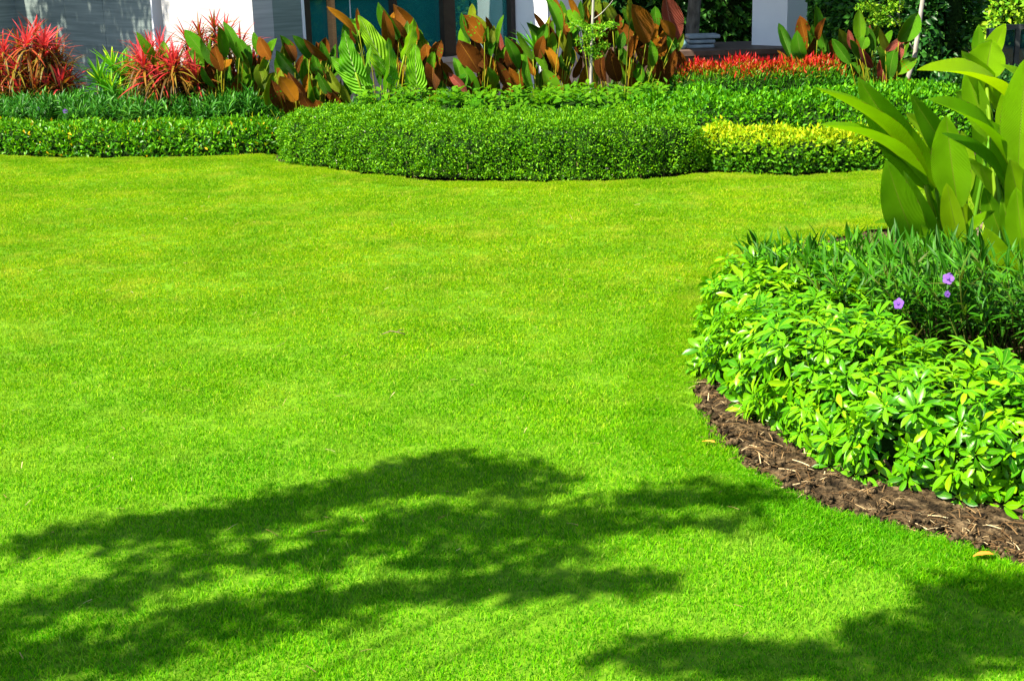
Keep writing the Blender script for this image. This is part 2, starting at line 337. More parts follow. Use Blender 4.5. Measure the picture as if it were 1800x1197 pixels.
# grass: tuft patches scattered with geometry nodes
patches = bpy.data.collections.new('grass_patches')
def blade_patch(seed, nb=300, rad=.085, hmul=1.):
    r = np.random.default_rng(seed); mb = MB()
    rr = rad * np.sqrt(r.random(nb)); th = r.random(nb) * 6.283
    for i in range(nb):
        h = r.uniform(.008, .019) * hmul; w = r.uniform(.0009, .0016); a = r.random() * 6.283; lean = r.uniform(.15, 1.1) * h; a2 = r.random() * 6.283
        b = np.array((rr[i] * math.cos(th[i]), rr[i] * math.sin(th[i]), 0)); s = np.array((math.cos(a), math.sin(a), 0)) * w
        l = np.array((math.cos(a2), math.sin(a2), 0)) * lean
        mid = b + l * .35 + (0, 0, h * .6); tip = b + l + (0, 0, h * .95)
        mb.add([b - s, b + s, mid - s * .8, mid + s * .8, tip], [(0, 1, 3, 2), (2, 3, 4)], None, min(1, r.random() ** 1.1))
    return mb.data('grass_patch', M['grass'])
for i in range(8):
    o = bpy.data.objects.new('grass_patch_%02d' % i, blade_patch(100 + i, 1350, .2)); patches.objects.link(o)
for i in range(6):
    o = bpy.data.objects.new('grass_patch_%02d' % (8 + i), blade_patch(140 + i, 200, .05, 1.1)); patches.objects.link(o)
r = np.random.default_rng(5)
bd = np.concatenate([poly[k_] + (poly[(k_ + 1) % len(poly)] - poly[k_]) * f_ for k_ in range(len(poly)) for f_ in [np.linspace(0, 1, max(2, int(np.linalg.norm(poly[(k_ + 1) % len(poly)] - poly[k_]) / .04)))[:, None]]])
def edge_dist(P):
    return np.array([np.sqrt(((bd - p_) ** 2).sum(1).min()) for p_ in P])
gx, gy = np.meshgrid(np.arange(-6.5, 6.5, .22), np.arange(2.3, 13.4, .19)); P = np.stack([(gx + (np.arange(gx.shape[0]) % 2)[:, None] * .11).ravel(), gy.ravel()], 1); P += r.normal(size=P.shape) * .03
P = P[(np.abs(P[:, 0]) < .37 * P[:, 1] + 1.) & inside(P, poly)]; P = P[edge_dist(P) > .19]
P1 = np.stack([r.uniform(-6.5, 6.5, 90000), r.uniform(2.3, 13.4, 90000)], 1); P1 = P1[(np.abs(P1[:, 0]) < .37 * P1[:, 1] + 1.) & inside(P1, poly)]
e1 = edge_dist(P1); P1 = P1[(e1 < .26) & (e1 > .012)]
nb1 = len(P); idx_ = np.r_[r.integers(0, 8, nb1), 8 + r.integers(0, 6, len(P1))]; P = np.concatenate([P, P1])
me = bpy.data.meshes.new('grass'); me.vertices.add(len(P))
me.vertices.foreach_set('co', np.c_[P, np.full(len(P), LZ - .002)].astype(np.float32).ravel())
a = me.attributes.new('idx', 'INT', 'POINT'); a.data.foreach_set('value', idx_.astype(np.int32))
a = me.attributes.new('rot', 'FLOAT_VECTOR', 'POINT'); a.data.foreach_set('vector', np.c_[np.zeros((len(P), 2)), r.random(len(P)) * 6.283].astype(np.float32).ravel())
scl = .85 + .3 * r.random(len(P)) + .25 * vnoise(P, .8, 3); a = me.attributes.new('scl', 'FLOAT', 'POINT'); a.data.foreach_set('value', np.clip(scl, .75, 1.25).astype(np.float32))
me.materials.append(M['grass'])
go = link('grass', me); tag(go, 'short bright green mown lawn grass', 'grass', kind='stuff')
ng = bpy.data.node_groups.new('scatter_grass', 'GeometryNodeTree')
ng.interface.new_socket('Geometry', in_out='INPUT', socket_type='NodeSocketGeometry'); ng.interface.new_socket('Geometry', in_out='OUTPUT', socket_type='NodeSocketGeometry')
gi = ng.nodes.new('NodeGroupInput'); goo = ng.nodes.new('NodeGroupOutput')
mp = ng.nodes.new('GeometryNodeMeshToPoints'); iop = ng.nodes.new('GeometryNodeInstanceOnPoints'); ci = ng.nodes.new('GeometryNodeCollectionInfo')
ci.inputs['Collection'].default_value = patches; ci.inputs['Separate Children'].default_value = True; ci.inputs['Reset Children'].default_value = True
def nattr(nm, ty):
    x = ng.nodes.new('GeometryNodeInputNamedAttribute'); x.data_type = ty; x.inputs['Name'].default_value = nm
    return x.outputs[0]
ng.links.new(gi.outputs[0], mp.inputs['Mesh']); ng.links.new(mp.outputs[0], iop.inputs['Points'])
ng.links.new(ci.outputs[0], iop.inputs['Instance']); iop.inputs['Pick Instance'].default_value = True
ng.links.new(nattr('idx', 'INT'), iop.inputs['Instance Index']); ng.links.new(nattr('rot', 'FLOAT_VECTOR'), iop.inputs['Rotation'])
ng.links.new(nattr('scl', 'FLOAT'), iop.inputs['Scale']); ng.links.new(iop.outputs[0], goo.inputs[0])
go.modifiers.new('scatter', 'NODES').node_group = ng

# ------------------------------------------------------------------ leaf building blocks
def leaf_profile(kind, v):
    if kind == 'oval': return np.sin(np.pi * np.clip(v, 0, 1) ** .85) ** .75
    if kind == 'lance': return np.sin(np.pi * np.clip(v, 0, 1) ** .75) ** .9 * (1 - .25 * v)
    if kind == 'paddle': return np.clip(np.sin(np.pi * np.clip(.04 + v * .96, 0, 1) ** .95), 0, 1) ** .68
    if kind == 'strap': return np.minimum(1, 6 * v + .35) * (1 - v ** 3) ** .9
    if kind == 'obov': return np.sin(np.pi * np.clip(v, 0, 1) ** 1.35) ** .7
    if kind == 'ear': return np.clip(1 - v, 0, 1) ** .62 * np.minimum(1, .55 + 3 * v)
    return np.sin(np.pi * v)
def leaf_geo(L_, W, kind, nv=7, nu=3, fold=.25, droop=.2, wave=0., seed=0, petiole=0.):
    """leaf along +Y, face +Z; returns verts, faces, luv"""
    r = np.random.default_rng(seed); v = np.linspace(0, 1, nv); u = np.linspace(-1, 1, nu)
    hw = np.maximum(leaf_profile(kind, v), .03) * W / 2; hw[-1] = W * .012
    X = u[None] * hw[:, None]
    ph = r.uniform(0, 6.28)
    Z = np.abs(u)[None] * hw[:, None] * fold - (droop * L_ * v ** 2)[:, None] + wave * W * np.sin(v * 16 + ph)[:, None] * np.abs(u)[None] ** 2 * np.sign(u + .01)[None]
    Y = petiole + (v * L_ * (1 - .25 * droop ** 2))[:, None] + 0 * X
    V = np.stack([X, Y, Z], -1).reshape(-1, 3)
    F = [(i * nu + j, i * nu + j + 1, (i + 1) * nu + j + 1, (i + 1) * nu + j) for i in range(nv - 1) for j in range(nu - 1)]
    UV = np.stack([np.tile(u, nv), np.repeat(v, nu)], 1)
    return V, F, UV
def frame_from(axis, normal):
    """rotation matrices (N,3,3) with columns x, y=axis, z~normal"""
    y = nrm(axis); x = nrm(np.cross(y, normal)); z = np.cross(x, y)
    return np.stack([x, y, z], -1)
def scatter(tpl, pos, axis, normal, scale, rnd):
    V, F, UV = tpl; Rm = frame_from(axis, normal); n = len(pos); k = len(V)
    W = np.einsum('nij,kj->nki', Rm, V) * scale[:, None, None] + pos[:, None]
    Fa = np.array(F); FF = (Fa[None] + (np.arange(n) * k)[:, None, None]).reshape(-1, Fa.shape[1])
    return W.reshape(-1, 3), FF, np.tile(UV, (n, 1)), np.repeat(rnd, k)
def scatter_obj(name, sets, mat, parent=None, kind=None):
    vs_, fs, us, rs, o = [], [], [], [], 0
    for s in sets:
        V, F, U, Rr = scatter(*s); vs_.append(V); fs.append(F + o); us.append(U); rs.append(Rr); o += len(V)
    me = mesh_from(name, np.concatenate(vs_), np.concatenate(fs), np.concatenate(us), np.concatenate(rs), None, mat)
    ob = link(name, me)
    if parent is not None: adopt(ob, parent)
    if kind: ob['kind'] = kind
    return ob
DIAMOND = (np.array([(0, 0, 0), (-.5, .42, .12), (0, .45, 0), (.5, .42, .12), (0, 1, -.05)]) * (.5, 1, 1), [(0, 2, 1), (0, 3, 2), (1, 2, 4), (2, 3, 4)],
           np.array([(0, 0), (-1, .4), (0, .4), (1, .4), (0, 1)]))
NARROW = (DIAMOND[0] * (.42, 1, 1), DIAMOND[1], DIAMOND[2])

class Hedge:
    """rounded-box section swept along a path; samples leaf sites on its skin"""
    def __init__(self, path, hw, h, z0=.02, e=4., cap=.35, lump=.03, lfreq=1.2, seed=0):
        self.P = smooth_poly([Vector((*p, 0)) for p in path], 10, 0, 0); d = np.r_[0, np.cumsum(np.linalg.norm(np.diff(self.P, axis=0), axis=1))]
        self.d, self.L, self.hw, self.h, self.z0, self.e, self.cap, self.lump, self.lf, self.seed = d, d[-1], hw, h, z0, e, cap, lump, lfreq, seed
        a = np.linspace(0, np.pi, 400); x = np.sign(np.cos(a)) * np.abs(np.cos(a)) ** (2 / e) * hw; z = np.abs(np.sin(a)) ** (2 / e) * h
        self.al = np.r_[0, np.cumsum(np.hypot(np.diff(x), np.diff(z)))]; self.a = a
    def pts(self, s, q, inset=0.):
        h_ = self.h(s / self.L) if callable(self.h) else self.h
        x0 = np.interp(s, self.d, self.P[:, 0]); y0 = np.interp(s, self.d, self.P[:, 1])
        tx = np.interp(s + .02, self.d, self.P[:, 0]) - np.interp(s - .02, self.d, self.P[:, 0]); ty = np.interp(s + .02, self.d, self.P[:, 1]) - np.interp(s - .02, self.d, self.P[:, 1])
        l = np.hypot(tx, ty) + 1e-9; tx, ty = tx / l, ty / l
        a = np.interp(q * self.al[-1], self.al, self.a)
        ca, sa = np.cos(a), np.sin(a); e = self.e
        c = np.minimum(np.minimum(s, self.L - s) / self.cap, 1); capf = np.maximum(1 - (1 - c) ** 3, 0) ** (1 / 3.)
        capf = np.maximum(capf, .02)
        ox = np.sign(ca) * np.abs(ca) ** (2 / e) * self.hw * capf; oz = np.abs(sa) ** (2 / e) * h_ * (.25 + .75 * capf)
        nx = np.sign(ox) * np.abs(ox / self.hw) ** (e - 1) / self.hw; nz = np.abs(oz / h_) ** (e - 1) / h_
        l = np.hypot(nx, nz) + 1e-9; nx, nz = nx / l, nz / l
        endt = np.where(s < self.L / 2, -1, 1) * (1 - c) ** 2 * 1.5
        N_ = nrm(np.stack([ty * nx + tx * endt, -tx * nx + ty * endt, nz], -1))
        Pp = np.stack([x0 + ty * ox, y0 - tx * ox, self.z0 + oz], -1)
        lum = vnoise(Pp, self.lf, self.seed) * self.lump
        return Pp + N_ * (lum - inset)[:, None], N_
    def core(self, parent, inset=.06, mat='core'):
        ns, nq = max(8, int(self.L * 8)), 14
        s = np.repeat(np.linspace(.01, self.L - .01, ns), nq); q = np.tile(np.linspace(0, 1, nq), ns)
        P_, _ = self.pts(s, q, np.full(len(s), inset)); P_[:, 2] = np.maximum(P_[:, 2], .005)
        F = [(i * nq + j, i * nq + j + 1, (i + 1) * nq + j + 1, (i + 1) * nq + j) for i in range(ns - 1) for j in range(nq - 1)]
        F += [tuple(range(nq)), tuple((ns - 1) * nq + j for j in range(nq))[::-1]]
        mb = MB(); mb.add(P_, F); o = mb.build('inner_shade_core', M[mat]); adopt(o, parent); return o  # solid core in place of branches, inner shade in its colour
    def sites(self, n, r, depth=.03, up=.4, spread=.8, nspread=.6):
        s = r.random(n) * self.L; q = r.random(n)
        P_, N_ = self.pts(s, q, np.abs(r.normal(size=n)) * depth - depth * .4)
        ax = nrm(N_ * .8 + np.array((0, 0, up)) + r.normal(size=(n, 3)) * spread)
        nm = nrm(N_ + np.array((0, 0, .5)) + r.normal(size=(n, 3)) * nspread)
        P_[:, 2] = np.maximum(P_[:, 2], .02)
        return P_, N_, ax, nm
def center_of(path): return (*np.mean(np.array(path), 0), 0)

def stems_for(hd, parent, n, r, rad=.006, name='stems', mat='twig', front=True):
    mb = MB()
    for _ in range(n):
        s = r.uniform(.1, hd.L - .1); q = r.uniform(.02, .08)
        p, nn = hd.pts(np.array([s]), np.array([q]), np.array([.09])); p = p[0]
        b = np.array((p[0] + r.normal() * .03, p[1] + r.normal() * .03 + .02, -.01))
        mb.tube([b, (b + p) / 2 + r.normal(size=3) * .01, p + (0, 0, .02)], [rad * 1.3, rad, rad * .7], 5)
    o = mb.build(name, M[mat]); o['kind'] = 'stuff'; adopt(o, parent); return o

# ------------------------------------------------------------------ house
fu, fn = (math.sqrt(.5), math.sqrt(.5)), (math.sqrt(.5), -math.sqrt(.5))
k1 = at(447, 60, 14.9); FR = ((k1.x, k1.y), fu, fn)
def loc(a, b, z=0): return Vector((k1.x + fu[0] * a + fn[0] * b, k1.y + fu[1] * a + fn[1] * b, z))
house = thing('house', 'single storey garden house with white and grey stone walls and teal glass', 'house')
def hbox(name, mat, *b, parent=None, smooth=False):
    mb = MB(); mb.box(*b, fr=FR); return mb.build(name, M[mat], parent or house, smooth)
HT = 3.1
# left-front face (a=0): white sunlit panels, gap, grey panels
hbox('wall', 'white_stone', 0, .25, -1.70, 0, 0, HT)
hbox('wall', 'dark_frame', .12, .3, -1.88, -1.702, 0, HT)
hbox('corner_trim', 'white', -.01, .2, -1.915, -1.882, 0, HT)
b = -1.917
for w_ in (1.05, .9, 1.25):
    hbox('stone_panel', 'stone', 0, .2, b - w_ + .006, b, 0, HT); b -= w_
hbox('backing_wall', 'char', .21, .4, b, -1.9, 0, HT)
hbox('wall', 'stone', -3.4, 0.1, b - .25, b - .002, 0, HT)
hbox('back_wall', 'white', .4, 4.4, -5.6, -5.4, 0, HT)
# right-front face (b=0): grey panel, window band above a plinth, column
hbox('stone_panel', 'stone', .252, .62, -.25, -.002, 0, HT)
hbox('corner_trim', 'white', .622, .65, -.22, .012, 0, HT)
hbox('plinth', 'plinth', .652, 3.8, -.25, .05, 0, .46)
hbox('sill', 'plinth', .652, 3.8, -.25, .08, .463, .52)
win = MB(); win.box(.655, .72, -.12, .02, .522, HT, fr=FR); win.box(.72, 3.72, -.12, .02, HT - .14, HT, fr=FR)
win = win.build('window', M['dark_frame'], house, False)
for a0, a1, mt in ((2.62, 2.80, 'dark_frame'), (3.72, 3.79, 'dark_frame'), (1.86, 1.92, 'dark_frame')):
    hbox('mullion', mt, a0, a1, -.11, .03, .522, HT - .142, parent=win)
hbox('wood_mullion', 'wood', .99, 1.04, -.09, .035, .522, 1.26, parent=win)
hbox('wood_transom', 'wood', .722, 1.858, -.088, .033, 1.262, 1.33, parent=win)
for a0, a1, z0, z1 in ((.722, .988, .522, 1.26), (1.042, 1.858, .522, 1.26), (.722, 1.858, 1.333, HT - .15), (1.922, 2.618, .522, HT - .15), (2.802, 3.10, .522, HT - .15), (3.12, 3.718, .522, HT - .15)):
    hbox('pane', 'glass', a0, a1, -.05, -.042, z0, z1, parent=win)
hbox('glass_joint', 'white', 1.3, 1.31, -.056, -.036, .522, 1.26, parent=win)
hbox('curtain', 'curtain', 1.12, 1.27, -.6, -.57, .5, 2.9)
hbox('floor', 'interior', .42, 3.9, -5.38, -.252, 0, .5)
hbox('interior_wall', 'interior', .42, 3.9, -3.2, -3.1, .502, HT)
hbox('column', 'white', 3.802, 4.42, -.05, .55, 0, HT)
hbox('pane', 'glass', 4.42, 5.0, -.05, -.04, .5, HT)
hbox('side_wall', 'char', 4.1, 4.3, -5.4, -.06, 0, HT)
hbox('roof', 'white', -.08, 4.5, -5.7, .1, HT + .003, HT + .25)
hbox('roof', 'white', -3.5, -.085, b - 1.6, b + .05, HT + .003, HT + .25)
# terrace with a porch roof on a free column
mb = MB(); mb.box(.95, 4.5, 16.9, 18.2, 0, .44); mb.build('terrace', M['fascia'], house, False)
mb = MB(); mb.box(.92, 4.53, 16.86, 18.2, .443, .50); mb.build('terrace_edge', M['fascia'], house, False)
c2 = at(1383, 60, 17.2); FR2 = ((c2.x, c2.y), fu, fn)
mb = MB(); mb.box(0, .42, -.5, 0, .5, 2.9, fr=FR2); mb.build('column', M['white'], house, False)
mb = MB(); mb.box(.8, 4.3, 15.5, 18.1, 2.903, 3.08); mb.build('porch_roof', M['white'], house, False)  # unseen roof, its front extended to keep the free column shaded

# ------------------------------------------------------------------ things on the terrace and far right
st = thing('stack_of_slabs', 'stack of flat blue grey slabs on the dark terrace edge', 'slab stack', (0, 0, 0))
p = at(1228, 94, 17.4)
for i, (w_, z_) in enumerate(((.34, .0), (.30, .055), (.36, .11))):
    mb = MB(); mb.box(p.x - w_ / 2 + .02 * i, p.x + w_ / 2 + .03 * i, 17.25, 17.6, .5 + z_, .5 + z_ + .042); o = mb.build('slab', M['slab'], st, False)
    bv = o.modifiers.new('b', 'BEVEL'); bv.width = .012; bv.segments = 2
p = at(1197, 94, 17.2); mb = MB()
zz = np.linspace(0, 1, 9); mb.tube([(p.x, 17.2, .5 + .13 * z_) for z_ in zz], .075 * np.sin(np.pi * (.12 + .85 * zz)) ** .7 + .004, 14)
tag(mb.build('garden_pot', M['ball']), 'small round pale teal pot on the terrace beside the slab stack', 'pot')

gb = thing('glass_screen', 'dark grey framed smoked glass screen below sunlit foliage', 'screen')
o0 = at(1752, 110, 15.6); x0, x1, z1 = o0.x, o0.x + 1.4, at(1775, 44, 15.6).z
mb = MB(); mb.box(x0, x1, 15.6, 15.66, z1 - .05, z1); mb.box(x0, x1, 15.6, 15.66, 0, .08)
for x_ in (x0, x0 + .19, x0 + .7, x1 - .05): mb.box(x_, x_ + .05, 15.602, 15.658, .082, z1 - .052)
mb.build('frame', M['char'], gb, False)
for xa, xb in ((x0 + .05, x0 + .188), (x0 + .242, x0 + .698), (x0 + .752, x1 - .052)):
    mb = MB(); mb.box(xa, xb, 15.625, 15.633, .085, z1 - .055); mb.build('pane', M['smoke_glass'], gb, False)
mb = MB(); mb.box(x0, x1, 15.9, 16.0, 0, z1 - .06); mb.build('back_panel', M['slab'], gb, False)

# ------------------------------------------------------------------ hedges
def small_hedge(name, label, path, hw, h, mat, n, size, tpl=DIAMOND, seed=0, depth=.03, inset=.05, lump=.03, lf=1.2, up=.4, cap=.35, e=4., rndf=None, spread=.8, core='core'):
    r = np.random.default_rng(seed); t = thing(name, label, 'hedge', center_of(path))
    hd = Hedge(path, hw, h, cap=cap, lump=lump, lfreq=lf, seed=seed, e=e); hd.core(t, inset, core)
    P_, N_, ax, nm = hd.sites(n, r, depth, up, spread)
    k_ = int(n * .03); P_[:k_] += N_[:k_] * r.uniform(.015, .05, (k_, 1)); ax[:k_] = nrm(N_[:k_] + np.array((0, 0, .8)) + r.normal(size=(k_, 3)) * .3)
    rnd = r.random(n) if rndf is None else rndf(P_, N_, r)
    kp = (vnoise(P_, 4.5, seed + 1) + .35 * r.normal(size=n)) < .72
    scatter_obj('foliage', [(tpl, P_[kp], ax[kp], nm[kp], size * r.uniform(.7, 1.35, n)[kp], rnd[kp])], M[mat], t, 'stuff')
    stems_for(hd, t, int(hd.L * 14), r)
    return t, hd
def Gp(pts, off=(0, 0)): return [(G(*p).x + off[0], G(*p).y + off[1]) for p in pts]
# clipped round-ended hedge, centre
ch = [(-1.78, 12.52), (-1.2, 12.05), (-.45, 11.52), (.4, 11.24), (1.0, 11.27), (1.38, 11.5)]
t_ch, hd_ch = small_hedge('clipped_hedge', 'wide clipped small leaved green hedge with rounded ends at the lawn edge', ch, .48, .43, 'center_leaf', 84000, .0215, seed=11, depth=.03, inset=.075, lump=.045, lf=3., cap=.5, e=5.)
r = np.random.default_rng(5); P_, N_, ax, nm = hd_ch.sites(500, r, .004, .2, .5)
scatter_obj('blossoms', [(DIAMOND, P_ + N_ * .012, ax, N_, r.uniform(.008, .013, 500), r.random(500))], leaf_mat('tiny_blossom', [(0, (.5, .4, .45)), (1, (.6, .55, .55))], .6, .2, .1), t_ch, 'stuff')
# low glossy hedge, left
lh = [(-5.9, 13.75), (-4.66, 13.38), (-3.36, 13.0), (-2.0, 13.0)]
small_hedge('low_hedge', 'low glossy leaved hedge with scattered yellow leaves along the lawn', lh, .3, .255, 'ficus_leaf', 15000, .042, seed=12, depth=.03, lump=.035, lf=2.)
# golden hedge
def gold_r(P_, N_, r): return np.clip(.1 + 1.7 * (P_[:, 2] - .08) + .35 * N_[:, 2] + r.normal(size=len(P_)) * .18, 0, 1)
gh = [(1.52, 11.45), (2.1, 11.14), (2.7, 11.14), (3.25, 11.3)]
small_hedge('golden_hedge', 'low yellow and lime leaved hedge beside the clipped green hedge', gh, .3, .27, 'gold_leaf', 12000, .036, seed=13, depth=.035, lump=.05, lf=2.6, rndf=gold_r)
# round green bush behind golden hedge
bh = [(1.15, 12.5), (1.75, 12.15), (2.4, 12.05), (3.0, 12.15), (3.9, 12.5)]
small_hedge('green_bush', 'soft mounded green bush behind the golden hedge', bh, .6, .46, 'bush_leaf', 22000, .042, seed=14, depth=.05, lump=.08, lf=1.2, e=2.8, inset=.09)
small_hedge('dark_hedge', 'low dark green hedge beyond the lawn behind the heliconias', [(4.0, 13.3), (4.7, 12.75), (5.9, 12.6)], .4, .5, 'wall_leaf', 9000, .06, seed=17, depth=.05, lump=.06)
# red tipped hedge
def red_r(P_, N_, r):
    zt = (P_[:, 2] - .52) / .14; return np.clip(.38 + zt * .55 + r.normal(size=len(P_)) * .16, 0, 1)
rh = [(1.55, 13.75), (2.1, 13.5), (2.7, 13.5), (3.2, 13.6)]
small_hedge('red_tipped_hedge', 'green hedge crowned with bright red young shoots in front of the terrace', rh, .42, .585, 'red_leaf', 15000, .055, NARROW, seed=15, depth=.06, lump=.06, lf=2.4, e=3., up=1.1, rndf=red_r)
# tall dark hedges behind
def tall(name, label, path, hw, h, mat, n, size, seed, lump=.1):
    r = np.random.default_rng(seed); t = thing(name, label, 'hedge', center_of(path))
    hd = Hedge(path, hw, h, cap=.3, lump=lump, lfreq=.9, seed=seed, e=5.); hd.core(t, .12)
    P_, N_, ax, nm = hd.sites(n, r, .07, -.1, .8); scatter_obj('foliage', [(DIAMOND, P_, ax, nm, size * r.uniform(.6, 1.3, n), r.random(n))], M[mat], t, 'stuff')
tall('tall_hedge', 'tall dark green leafy hedge wall behind the young tree', [(3.85, 16.6), (4.2, 15.5), (4.65, 14.9)], .4, 3.2, 'wall_leaf', 20000, .09, 21)
tall('tall_hedge', 'shaded dark hedge behind the terrace', [(-.2, 22.6), (2, 22.4), (4.8, 22.4), (8, 22.6)], .6, 3.6, 'wall_leaf', 20000, .15, 22)
tall('tall_hedge', 'sunlit light green hedge above the smoked glass screen', [(6.5, 19.6), (7.6, 19.3), (9.2, 19.2)], .6, 2.6, 'bright_leaf', 16000, .09, 23)
tall('tall_hedge', 'long green boundary hedge beside the lawn beyond the heliconias', [(8.2, 6), (8.4, 10), (8.6, 14), (9, 18)], .6, 3.2, 'tree_leaf', 16000, .12, 24)

# ------------------------------------------------------------------ shoots (parts that are copied)
def copies(name, meshes, parent, P_, Rm, S):
    pl = np.array(parent.location)
    for i in range(len(P_)):
        o = bpy.data.objects.new(name, meshes[i % len(meshes)]); COL.objects.link(o); o.parent = parent
        mt = np.eye(4); mt[:3, :3] = Rm[i] * S[i]; mt[:3, 3] = P_[i] - pl
        o.matrix_local = Matrix(mt.tolist())
def rot_up(az, tilt):
    """local +Z becomes a direction tilted from vertical"""
    return np.array(Matrix.Rotation(az, 3, 'Z') @ Matrix.Rotation(tilt, 3, 'X'))
def frame_z(normal, spin):
    z = np.array(normal) / np.linalg.norm(normal); x = np.cross((0.3, .5, .1), z); x /= np.linalg.norm(x); y = np.cross(z, x)
    c, s = math.cos(spin), math.sin(spin)
    return np.stack([x * c + y * s, -x * s + y * c, z], -1)

# umbrella-leaf whorl: +Z is its facing
def whorl_mesh(seed):
    r = np.random.default_rng(seed); mb = MB(); k = r.integers(7, 10)
    mb.tube([(0, 0, -.11), (.004, .002, -.05), (0, 0, 0)], [.0028, .0024, .002], 5, rnd=.75)
    for i in range(k):
        a = 6.283 * i / k + r.normal() * .12; L_ = r.uniform(.062, .088); el = r.uniform(-.1, .55)
        V, F, UV = leaf_geo(L_, L_ * r.uniform(.31, .39), 'obov', 6, 3, .28, r.uniform(.12, .4), 0, i, .012)
        Rm = np.array(Matrix.Rotation(a, 3, 'Z') @ Matrix.Rotation(el, 3, 'X'))
        mb.add(V @ Rm.T, F, UV, float(np.clip(.47 + r.normal() * .17, 0, 1)))
    return mb
def place_whorls(name, label, cat, path, hw, h, n_total, n_parts, maker, mat, seed, size=1., core_in=.1, depth=.03, part='leaf_whorl', near=(0, 0), up=.55, lump=.05, e=3.2, cap=.35, facing=.5):
    r = np.random.default_rng(seed); t = thing(name, label, cat, center_of(path))
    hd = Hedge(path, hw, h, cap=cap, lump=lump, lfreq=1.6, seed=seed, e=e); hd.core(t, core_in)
    s = r.random(n_total) * hd.L; q = r.random(n_total) ** 1.3
    P_, N_ = hd.pts(s, q, np.abs(r.normal(size=n_total)) * depth)
    P_[:, 2] = np.maximum(P_[:, 2], .05)
    nm = nrm(N_ + np.array((0, 0, up)) + r.normal(size=(n_total, 3)) * facing)
    S = size * r.uniform(.75, 1.2, n_total); sp = r.random(n_total) * 6.28
    Rm = np.stack([frame_z(nm[i], sp[i]) for i in range(n_total)])
    score = np.linalg.norm(P_ - np.array((0, 0, CAM_H)), axis=1) - np.einsum('ij,ij->i', N_, nrm(np.array((0, 0, CAM_H)) - P_)) * 2
    vis = (np.abs(P_[:, 0] / P_[:, 1]) < .37); score += np.where(vis, 0, 50)
    order = np.argsort(score); near_, rest = order[:n_parts], order[n_parts:]
    mbs = [maker(seed * 10 + i) for i in range(6)]; meshes = [m_.data(part, mat) for m_ in mbs]
    copies(part, meshes, t, P_[near_], Rm[near_], S[near_])
    if len(rest):
        big = MB()
        for i in rest:
            m_ = mbs[i % 6]; V = np.concatenate(m_.v) @ Rm[i].T * S[i] + P_[i]
            big.add(V, m_.f, np.concatenate(m_.uv), np.clip(np.concatenate(m_.r) + r.normal() * .15, 0, 1))
        o = big.build('foliage', mat); adopt(o, t); o['kind'] = 'stuff'
    stems_for(hd, t, int(hd.L * 9), r, .008)
    return t, hd
sp = [(1.36, 6.62), (1.25, 6.25), (1.19, 5.75), (1.24, 5.24), (1.42, 4.72), (1.8, 4.34), (2.37, 4.0), (3.2, 3.64)]
place_whorls('umbrella_plant_hedge', 'glossy lime green umbrella leaved hedge curving round the soil bed', 'hedge', sp, .37, .375, 2200, 300, whorl_mesh, M['schefflera_leaf'], 31, .78, .13, .055, lump=.075)

# oval-leaf shoots behind the clipped hedge
def clero_mesh(seed):
    r = np.random.default_rng(seed); mb = MB(); mb.tube([(0, 0, -.14), (.005, 0, -.06), (0, 0, .03)], [.003, .003, .002], 5, rnd=.5)
    for i in range(10):
        a = i * 1.6 + r.normal() * .2; z = -.09 + .012 * i; L_ = r.uniform(.06, .095) * (1 - .03 * i); el = .1 + .06 * i
        V, F, UV = leaf_geo(L_, L_ * .55, 'oval', 5, 3, .3, .3, .02, i, .012)
        Rm = np.array(Matrix.Rotation(a, 3, 'Z') @ Matrix.Rotation(el, 3, 'X')); mb.add(V @ Rm.T + (0, 0, z), F, UV, float(np.clip(.45 + .035 * i + r.normal() * .15, 0, 1)))
    return mb
cp = [(-1.3, 13.0), (-.55, 12.6), (.2, 12.4), (.95, 12.4), (1.6, 12.75)]
place_whorls('oval_leaf_shrubs', 'row of leafy green oval leaved shrubs behind the clipped hedge', 'shrub row', cp, .36, .54, 480, 300, clero_mesh, M['clero_leaf'], 32, 1.0, .13, .04, 'shoot', lump=.06, up=.9)

# narrow-leaf shoots (ruellia)
def ruellia_mesh(seed, h=.3, nl=13, L0=.13, W=.015):
    r = np.random.default_rng(seed); mb = MB(); bx, by = r.normal(size=2) * .05
    mb.tube([(0, 0, -.25), (bx * .4, by * .4, h * .4), (bx, by, h * .85)], [.0035, .003, .0015], 5, rnd=.98)
    for i in range(nl):
        f = (i + 1) / nl; a = i * 1.75 + r.normal() * .3; L_ = L0 * r.uniform(.75, 1.25) * (1 - .25 * f); el = .45 + .75 * f + r.normal() * .15
        V, F, UV = leaf_geo(L_, W * r.uniform(.8, 1.3), 'lance', 5, 3, .35, r.uniform(.1, .5), 0, i, .005)
        Rm = np.array(Matrix.Rotation(a, 3, 'Z') @ Matrix.Rotation(el, 3, 'X')); mb.add(V @ Rm.T + (bx * f, by * f, h * .85 * f), F, UV, float(np.clip(.5 + r.normal() * .22, 0, 1)))
    return mb
